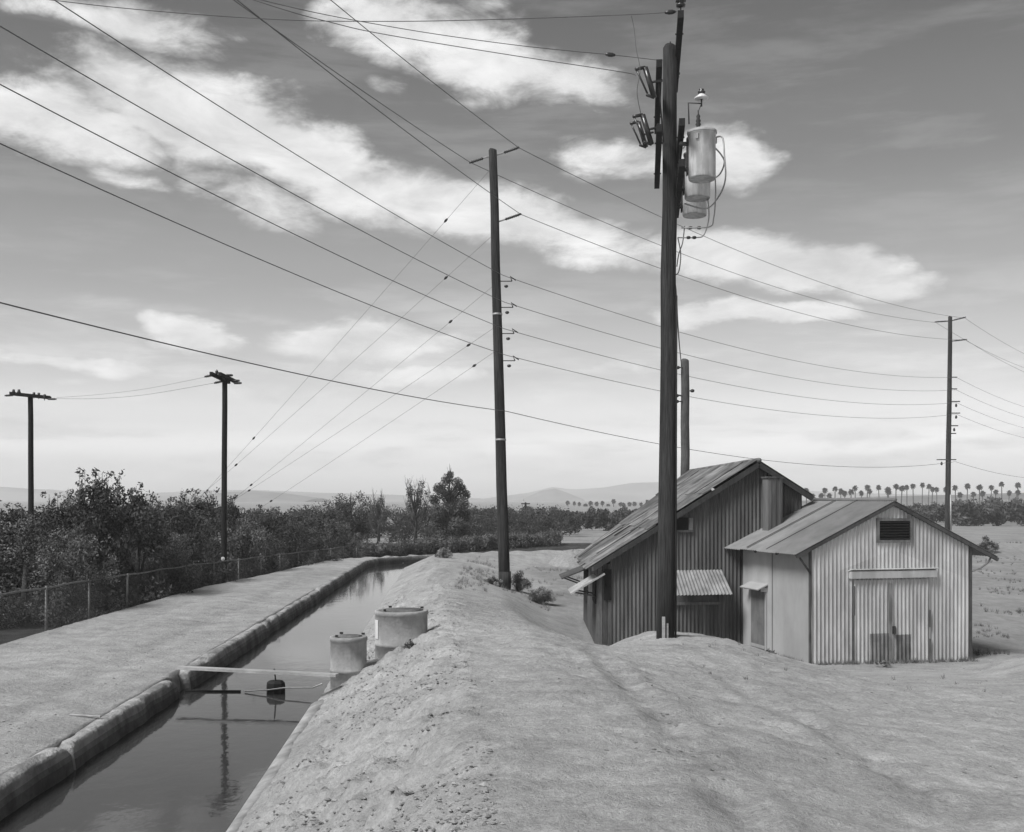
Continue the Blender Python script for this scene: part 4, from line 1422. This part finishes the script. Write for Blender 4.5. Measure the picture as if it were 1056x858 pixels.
# shrubs behind the fence: (px, top py, depth, radius, kind)
SHRUBS = [
    (-120, 520, 25, 2.2, 0, 'dark shrub past the left edge of the picture behind the fence'),
    (-40, 528, 27.5, 2.3, 1, 'grey green shrub half cut by the left edge of the picture'),
    (28, 531, 26.5, 1.9, 2, 'low rounded paler shrub nearest the front left of the fence'),
    (62, 516, 33, 2.0, 1, 'bushy shrub just right of the leftmost pole'),
    (8, 524, 38, 2.4, 0, 'dark shrub round the foot of the leftmost pole'),
    (108, 494, 30, 2.05, 3, 'tallest dark shrub with spiky upright shoots behind the fence on the left'),
    (84, 549, 26.2, 1.2, 2, 'small paler shrub at the foot of the tallest spiky shrub'),
    (150, 510, 31.5, 1.7, 0, 'dark shrub close to the right of the tallest spiky shrub'),
    (178, 520, 35, 1.8, 1, 'bushy shrub left of the fence pole, second from that pole'),
    (205, 511, 39, 1.9, 3, 'spiky shrub standing right behind the fence pole on its left'),
    (196, 545, 33.5, 1.2, 2, 'low pale shrub at the fence left of the fence pole'),
    (232, 517, 44, 2.0, 3, 'spiky dark shrub directly behind the fence pole'),
    (256, 532, 41, 1.7, 2, 'pale grey shrub just right of the fence pole'),
    (282, 528, 45, 1.9, 1, 'bushy shrub second to the right of the fence pole'),
    (305, 534, 48, 1.9, 0, 'dark shrub third to the right of the fence pole'),
    (328, 532, 53, 2.1, 1, 'bushy shrub near the far end of the fence'),
    (345, 537, 58, 2.0, 2, 'pale shrub where the fence meets the far hedge'),
    (130, 517, 44, 2.6, 0, 'dark shrub showing behind and between the spiky shrubs'),
    (265, 524, 58, 2.4, 0, 'dark shrub in the back row right of the fence pole'),
    (310, 528, 66, 2.6, 1, 'bushy shrub in the back row near the far hedge'),
    (170, 522, 52, 2.6, 1, 'bushy shrub in the back row left of the fence pole'),
    (40, 526, 52, 2.8, 0, 'dark shrub in the back row right of the leftmost pole'),
    (-30, 526, 48, 2.8, 1, 'bushy shrub in the back row at the left edge of the picture'),
    (345, 528, 75, 2.6, 0, 'dark shrub behind the left end of the far hedge'),
]
HB = 3.0
protos = {
    0: make_bush('shrub', 'dark shrub', 'shrub', 1.9, HB, 70, 12000, .105, M_LEAF, 'shrubs behind the fence', 2),
    1: make_bush('shrub', 'bushy shrub', 'shrub', 1.9, HB, 80, 12000, .10, M_LEAF, 'shrubs behind the fence', 5),
    2: make_bush('shrub', 'pale shrub', 'shrub', 1.9, HB, 80, 13000, .085, M_LEAFL, 'shrubs behind the fence', 3),
    3: make_bush('shrub', 'spiky shrub', 'shrub', 1.9, HB, 70, 12000, .10, M_LEAF, 'shrubs behind the fence', 12),
}
used = set()
for (px, py, d, R, kd, lab) in SHRUBS:
    x = (px - CX) * d / F
    if x > float(road_l(d)) - R * .55 - .3 and d < 56: x = float(road_l(d)) - R * .55 - .3
    g = hz(x, d) - .05
    H = CAMZ + (HY - py) * d / F - g
    plant(protos[kd], x, d, random.uniform(0, 6.28), (R / 1.9, R / 1.9, H / HB * .97), lab, first=kd not in used)
    used.add(kd)

# far hedge along the bend of the road
def hedge():
    root = thing('hedge', 'long low dark hedge along the far bend of the canal road', 'hedge', (-3.6, 63, .2))
    cl = []
    a, b = at(352, 560, 61), at(577, 556, 64.5)
    for k in range(170):
        t = (k + random.random()) / 170
        p = a.lerp(b, t)
        g = hz(p.x, p.y)
        for j in range(4):
            cl.append((p.x + random.uniform(-.1, .1), p.y + random.uniform(-.3, .9), g + random.uniform(.12, .74), random.uniform(.18, .28)))
    m = MB(); leaf_cloud(m, cl, 34000, .10); m.build('foliage', M_LEAFL, root)
    m = MB()
    for k in range(0, 170, 5):
        p = a.lerp(b, k / 170); g = hz(p.x, p.y)
        m.tube([(p.x, p.y + .3, g - .1), (p.x + .05, p.y + .3, g + .5)], [.03, .02], 5)
    m.build('stems', M_BARK, root)
hedge()

# trees between the hedge and the far orchard
def tree(label, px, py_top, d, R, kind, n=2600, leaf=.2, mleaf=None, cat='tree', group='trees behind the far hedge'):
    x = (px - CX) * d / F; g = hz(x, d)
    H = CAMZ + (HY - py_top) * d / F - g
    root = thing('tree', label, cat, (x, d, g), group)
    cl = []; m = MB()
    m.tube([(x, d, g - .2), (x + .08, d, g + H * .35), (x - .05, d, g + H * .7), (x, d, g + H * .92)], [.035 * H, .026 * H, .014 * H, .004 * H], 7)
    nb = 26 if kind != 'bare' else 34
    for k in range(nb):
        h0 = H * random.uniform(.12, .8); th = random.uniform(0, 2 * math.pi)
        hh = h0 / H
        if kind == 'billow': rad = R * (1.15 - .75 * hh) * random.uniform(.55, 1)
        elif kind == 'bare': rad = R * (1.05 - .7 * hh) * random.uniform(.5, 1)
        else: rad = R * math.sqrt(max(.1, 1 - (2 * hh - .8) ** 2)) * random.uniform(.5, 1)
        e = (x + rad * math.cos(th), d + rad * math.sin(th), g + h0 + (rad * .5 if kind != 'bare' else rad * 1.5))
        m.tube([(x, d, g + h0 * .8), ((x + e[0]) / 2, (d + e[1]) / 2, g + h0 + rad * .15), e], [.011 * H, .007 * H, .003 * H], 5)
        if kind == 'bare':
            for q in range(4):
                f_ = (e[0] + random.uniform(-.25, .25), e[1] + random.uniform(-.25, .25), e[2] + random.uniform(.3, .75))
                m.tube([e, f_], [.003 * H, .0012 * H], 4)
            if random.random() < .75: cl.append((e[0] * .8 + x * .2, e[1] * .8 + d * .2, e[2] - .35 * random.random(), random.uniform(.14, .3)))
        else:
            cl.append((*e, random.uniform(.17, .30) * R))
            lo = random.uniform(.03, .35) * H; la = random.uniform(0, 6.28); lr = R * random.uniform(.1, .8)
            cl.append((x + lr * math.cos(la), d + lr * math.sin(la), g + lo, random.uniform(.2, .34) * R))
            if random.random() < .6: cl.append(((x + e[0]) / 2, (d + e[1]) / 2, (e[2] + g + h0) / 2, random.uniform(.15, .25) * R))
    if kind == 'billow':
        cl = [(x + dx * R, d + dy * R, g + H * f_, q * R) for dx, dy, f_, q in (
            (.02, 0, .93, .16), (-.12, .1, .86, .26), (.30, -.1, .82, .24), (.42, .1, .74, .26), (-.42, 0, .74, .28), (-.2, -.3, .68, .3), (.15, .3, .66, .32),
            (.62, 0, .66, .22), (-.62, .1, .60, .26), (.5, -.2, .54, .3), (0, -.1, .52, .36), (-.5, -.2, .44, .34), (.55, .2, .38, .3), (-.1, .2, .34, .4),
            (.3, -.3, .26, .36), (-.55, .1, .24, .36), (.62, 0, .18, .36), (0, 0, .14, .45), (-.3, -.2, .08, .4), (.4, -.1, .06, .4))]
        pass
        for q in range(6):
            m.tube([(x, d, g + H * .9), (x + random.uniform(-.25, .25), d, g + H * (1.0 + random.uniform(.02, .09)))], [.02, .008], 4)
    m.build('trunk', M_BARK, root, smooth=True)
    c = MB(); leaf_cloud(c, cl, n, leaf); c.build('crown', mleaf or M_LEAF, root)
    return root
tree('tall bushy tree, the tallest behind the far hedge, just left of the middle pole', 464, 484, 78, 1.75, 'billow', 20000, .14)
tree('twiggy half bare tree left of the tall bushy tree', 428, 500, 74, 1.5, 'bare', 1500, .12)
tree('dark upright tree with bare top shoots behind the left part of the hedge', 362, 503, 72, 1.6, 'round', 7000, .13)
tree('small sparse tree between the upright tree and the twiggy tree', 390, 508, 80, .9, 'bare', 900, .12)
tree('dark low tree at the left end of the hedge', 340, 523, 76, 1.7, 'round', 4200, .15)
tree('low rounded tree under the twiggy tree', 408, 525, 86, 2.0, 'round', 4200, .15)
tree('low rounded tree between the twiggy and the tall bushy tree', 442, 523, 90, 1.9, 'round', 4200, .15)
tree('low rounded tree just right of the tall bushy tree', 494, 525, 92, 2.2, 'round', 4200, .15)
tree('low dark tree hidden partly by the middle pole', 524, 527, 96, 2.2, 'round', 4200, .15)
tree('low dark tree right of the middle pole beside the tiny far pole', 556, 526, 100, 2.4, 'round', 4200, .15)
tree('low dark tree left of the upright tree over the fence end', 322, 524, 84, 2.2, 'round', 4200, .15)
tree('low dark tree behind the upright tree', 375, 524, 95, 2.4, 'round', 4200, .15)

def orchard(label_, spans, n, leaf, m, rows):
    """rows of orchard trees that read as one mass"""
    cl = []
    for (px0, px1, ytop0, ytop1, d0, d1) in spans:
        for r_ in range(rows):
            d = d0 + (d1 - d0) * r_ / max(1, rows - 1)
            x0, x1 = (px0 - CX) * d / F, (px1 - CX) * d / F
            k = max(3, int((x1 - x0) / 1.7))
            for i in range(k):
                x = x0 + (x1 - x0) * (i + random.uniform(.3, .7)) / k
                px = CX + x / d * F
                yt = ytop0 + (ytop1 - ytop0) * (px - px0) / (px1 - px0)
                zt = CAMZ + (HY - yt) * d0 / F
                g = hz(x, d); H = max(1.2, (zt - g) * random.uniform(.85, 1.05))
                for q in range(6):
                    cl.append((x + random.uniform(-.9, .9), d + random.uniform(-.9, .9), g + H * random.uniform(.06, .84), random.uniform(.5, .8) * H / 2.6))
    mb = MB(); leaf_cloud(mb, cl, n, leaf)
    o = mb.build('orchard', m, None); tag(o, kind='stuff')
orchard('', [(470, 850, 526, 525, 118, 150)], 60000, .40, M_LEAFD, 4)
orchard('', [(300, 600, 529, 527, 98, 116)], 15000, .3, M_LEAFD, 4)
orchard('', [(840, 985, 530, 518, 150, 190), (985, 1130, 516, 510, 140, 185), (1130, 1400, 510, 512, 140, 185)], 85000, .55, M_LEAFD, 5)
orchard('', [(-500, 330, 522, 524, 95, 130)], 24000, .4, M_LEAFD, 3)

# palms along the far ridge
def make_palm():
    root = thing('palm_tree', 'palm', 'palm tree', (0, 0, 0), 'palms along the far ridge')
    m = MB(); m.tube([(0, 0, -3), (.05, 0, 4), (0, 0, 9.2)], [.24, .2, .15], 6); m.build('trunk', M_BARK, root)
    m = MB()
    for k in range(70):
        th = random.uniform(0, 2 * math.pi); el = random.uniform(-1.1, 1.25)
        dr = Vector((math.cos(th) * math.cos(el), math.sin(th) * math.cos(el), math.sin(el)))
        sd = dr.cross(UP).normalized() * .34
        c = Vector((0, 0, 9.2)); L_ = random.uniform(1.0, 1.5)
        p1 = c + dr * L_ * .55; p2 = c + dr * L_ - UP * .35
        m.add([c, p1 - sd, p1 + sd, p2], [(0, 1, 3, 2)], random.uniform(.6, 1.3))
    m.build('crown', M_PALM, root)
    return root
palms = [make_palm() for _ in range(4)]
PALMS_R = [(832, 505.5), (839, 511), (847, 511), (851, 505), (856.5, 510.5), (861, 504), (867, 507), (871.5, 508.5), (877.5, 507), (882, 503), (888.5, 508),
           (894, 503), (896, 507), (907, 503), (914.5, 504), (917, 506.5), (924, 502), (929, 503.5), (935.5, 502), (942, 501.5), (951, 500), (957, 501.5), (961, 504), (966.5, 504),
           (974, 504), (986, 503), (990, 510), (997, 501), (1003, 509), (1010, 502.5), (1013, 508), (1022, 502.5), (1026, 507), (1033.5, 499), (1040, 508.5), (1049, 500.5), (1050, 507), (1066, 503), (1078, 499), (1090, 506), (1104, 501)]
PALMS_L = [(586, 518), (592, 519), (598, 519.5), (603, 521.5), (609.5, 519), (615.5, 519), (621, 518), (627, 521.5), (633, 517), (639, 520), (644, 520), (649, 520), (655, 519), (662, 520), (667, 517)]
for seti, (lst, dd) in enumerate(((PALMS_R, 420.0), (PALMS_L, 520.0))):
    for k, (px, py) in enumerate(lst):
        d = dd + random.uniform(-25, 25)
        ztop = CAMZ + (HY - py) * d / F
        s = 1.0 * d / 420 * (.92 + .22 * random.random()) * (1.0 if seti == 0 else .78)
        x = (px - CX) * d / F
        loc = (x, d, ztop - 9.2 * s)
        near = 'small palm in the far row seen left of the near pole, above the dark orchard' if seti else 'tall slim palm in the far row above the shed roofs on the right'
        q = palms[k % 4]
        if seti == 0 and k < 4:
            o = q; o.location = loc; o['label'] = near
        else:
            o = copy_tree(q, loc, 0, s, near)
        o.scale = (s * random.uniform(.88, 1.12), s * random.uniform(.88, 1.12), s * random.uniform(.98, 1.03))
        o.rotation_euler = (random.uniform(-.04, .04), random.uniform(-.05, .05), random.uniform(0, 6.28))
        o['group'] = 'palms far left of the near pole' if seti else 'palms along the ridge on the right'

# brush and weeds
def dry_bush(label, px, py, d, R, H, n=1500, m=None, leaf=.10):
    x = (px - CX) * d / F; g = hz(x, d)
    root = thing('brush', label, 'brush', (x, d, g), 'dry brush by the bank')
    mb = MB()
    for k in range(n // 6):
        th = random.uniform(0, 6.28); el = random.uniform(.1, 1.4); L_ = random.uniform(.5, 1)
        e = Vector((R * math.cos(th) * math.cos(el), R * math.sin(th) * math.cos(el), H * math.sin(el))) * L_
        o = Vector((x, d, g)); s = Vector((math.sin(th), -math.cos(th), 0)) * .006
        mid = o + e * .55 + Vector((0, 0, .05 * H))
        mb.add([o - s, o + s, mid + s, mid - s, o + e], [(0, 1, 2, 3), (3, 2, 4)], random.uniform(.6, 1.3))
    mb.build('twigs', m or M_DRY, root)
    cl = []
    for k in range(16):
        th = random.uniform(0, 6.28); el = random.uniform(.05, 1.4); q = random.uniform(.35, .85)
        cl.append((x + R * q * math.cos(th) * math.cos(el), d + R * q * math.sin(th) * math.cos(el), g + .05 + H * q * math.sin(el), .28 * min(R, H)))
    mb = MB(); leaf_cloud(mb, cl, n, leaf); mb.build('foliage', m or M_DRY, root)
dry_bush('grey round brush standing right of the foot of the middle pole', 557, 612, 33, .55, .50, 3600, None, .045)
dry_bush('loose brush right against the foot of the middle pole', 535, 602, 35.5, .5, .7, 2600, None, .05)
dry_bush('low scrappy brush left of the foot of the middle pole', 508, 603, 35, .5, .26, 1400, None, .05)
dry_bush('small tuft of brush on the bank path well before the hedge', 459, 577, 47, .5, .42, 1800, None, .06)
dry_bush('round shrub seen past the right eave of the pale shed', 1017, 566, 62, .7, .85, 1300, M_LEAFL, .12)
dry_bush('small dry weed growing on the canal kerb between road and water', 281, 640, 24.6, .16, .10, 200, None, .04)
dry_bush('low dry weed in front of the patched double doors', 912, 686, 22.3, .30, .09, 160, None, .05)
dry_bush('pale dead weed at the foot of the narrow side door', 790, 672, 23.6, .3, .18, 300)
dry_bush('dark weed on the bank slope below the wide standpipe', 424, 688, 17.3, .16, .14, 200, M_LEAF, .05)

# crumbled clods and stones, mostly on the bank slope
def clods():
    mb = MB()
    def clod(x, y, s):
        g = hz(x, y)
        r = [s * random.uniform(.6, 1.2) for _ in range(6)]
        rot = random.uniform(0, 6.28); ca, sa = math.cos(rot), math.sin(rot)
        base = [(1.2, 0, .1), (-1.1, .1, .05), (0, .8, .08), (.1, -.85, .02), (.1, .05, .5), (0, 0, -.5)]
        vs = [(x + (bx_ * ca - by_ * sa) * r[i], y + (bx_ * sa + by_ * ca) * r[i], g + bz_ * r[i]) for i, (bx_, by_, bz_) in enumerate(base)]
        mb.add(vs, [(0, 2, 4), (2, 1, 4), (1, 3, 4), (3, 0, 4), (2, 0, 5), (1, 2, 5), (3, 1, 5), (0, 3, 5)], random.uniform(.45, .95))
    # streaks of rubble on the slope
    for k in range(11000):
        d = 6 + 26 * random.random() ** 1.5
        r0 = float(edge_r(d))
        t = random.random()
        if float(fbm(np.array([d * 1.1 - t * 1.6]), np.array([t * 2.2 + d * .25]), 3, 61)[0]) < .13: continue
        clod(r0 + .15 + t * 2.1, d, random.uniform(.007, .026) * (1.7 if random.random() < .07 else 1))
    for k in range(2600):
        d = 5.5 + 18 * random.random() ** 1.2
        x = random.uniform(-.6, 11)
        if float(fbm(np.array([x * .6]), np.array([d * .6]), 3, 66)[0]) < .1: continue
        clod(x, d, random.uniform(.006, .022))
    for k in range(160):       # along the kerb
        d = 9 + 22 * random.random()
        clod(float(edge_l(d)) - random.uniform(.5, 1.3), d, random.uniform(.008, .03))
    o = mb.build('loose_clods', M_CLOD, None); tag(o, kind='stuff')
clods()

def dry_grass():
    mb = MB()
    def tuft(x, y, h, n, tone):
        g = hz(x, y)
        for k in range(n):
            th = random.uniform(0, 6.28); r = random.uniform(0, .06)
            bx_, by_ = x + r * math.cos(th), y + r * math.sin(th)
            e = Vector((bx_ + random.uniform(-.5, .5) * h, by_ + random.uniform(-.5, .5) * h, g + h * random.uniform(.5, 1)))
            s = .005
            mb.add([(bx_ - s, by_, g - .01), (bx_ + s, by_, g - .01), e], [(0, 1, 2)], tone * random.uniform(.7, 1.2))
    for k in range(900):       # rough strip right of the bank, round the middle pole
        d = random.uniform(25, 50)
        x = random.uniform(-1.0, 4.0) - .02 * d
        if float(fbm(np.array([x * .8]), np.array([d * .5]), 3, 71)[0]) < .05: continue
        if d < 36 and x > 1.2: continue
        tuft(x, d, random.uniform(.06, .22), 8, 1)
    for k in range(1500):       # right of the pale shed
        d = 24.5 + 45 * random.random() ** 1.5; x = random.uniform(.42, .56) * d
        if float(fbm(np.array([x * .8]), np.array([d * .6]), 3, 73)[0]) < .12: continue
        tuft(x, d, random.uniform(.05, .20), 9, random.uniform(.3, .8))
    for k in range(230):        # along the shed feet
        s = random.random(); tuft(6.24 + 3.75 * s + random.uniform(-.1, .1), 22.85 + .93 * s - random.uniform(0, .3), random.uniform(.04, .15), 7, random.uniform(.45, 1.1))
    for k in range(120):       # along the side wall and the dark gable
        s = random.random(); tuft(5.5 + .7 * s - random.uniform(.05, .35), 25.4 - 2.3 * s, random.uniform(.05, .16), 7, random.uniform(.5, 1.1))
    for k in range(70):
        s = random.random(); tuft(2.0 + 3.2 * s, 25.5 + .4 * s - random.uniform(0, .3), random.uniform(.05, .15), 7, random.uniform(.5, 1.1))
    for k in range(26):
        tuft(random.uniform(2.5, 8.5), random.uniform(14, 19.5), random.uniform(.03, .10), 5, .7)
    o = mb.build('dry_grass', M_DRY, None); tag(o, kind='stuff')
dry_grass()

# low spoil heap beyond the dark shed
def spoil():
    d = 52.0
    c = at(592, 566, d); g = hz(c.x, c.y)
    mb = MB(); n = 30; rows = 14
    vs = []
    for j in range(rows + 1):
        for i in range(n):
            th = 2 * math.pi * i / n; q = 1 - j / rows
            r = 1.5 * q * (1 + .15 * math.sin(th * 3 + 1)); z = .80 * (1 - q ** 1.6) + .05 * math.sin(i * 1.7 + j)
            vs.append((c.x + r * math.cos(th), c.y + 1.1 * r * math.sin(th), g - .1 + z))
    fs = [(j * n + i, j * n + (i + 1) % n, (j + 1) * n + (i + 1) % n, (j + 1) * n + i) for j in range(rows) for i in range(n)]
    mb.add(vs, fs, .8)
    o = mb.build('dirt_heap', M_CLOD, None, smooth=True); tag(o, 'low grey dirt heap in the field beyond the left end of the dark shed', 'dirt heap')
spoil()
print('objects', len(bpy.data.objects))
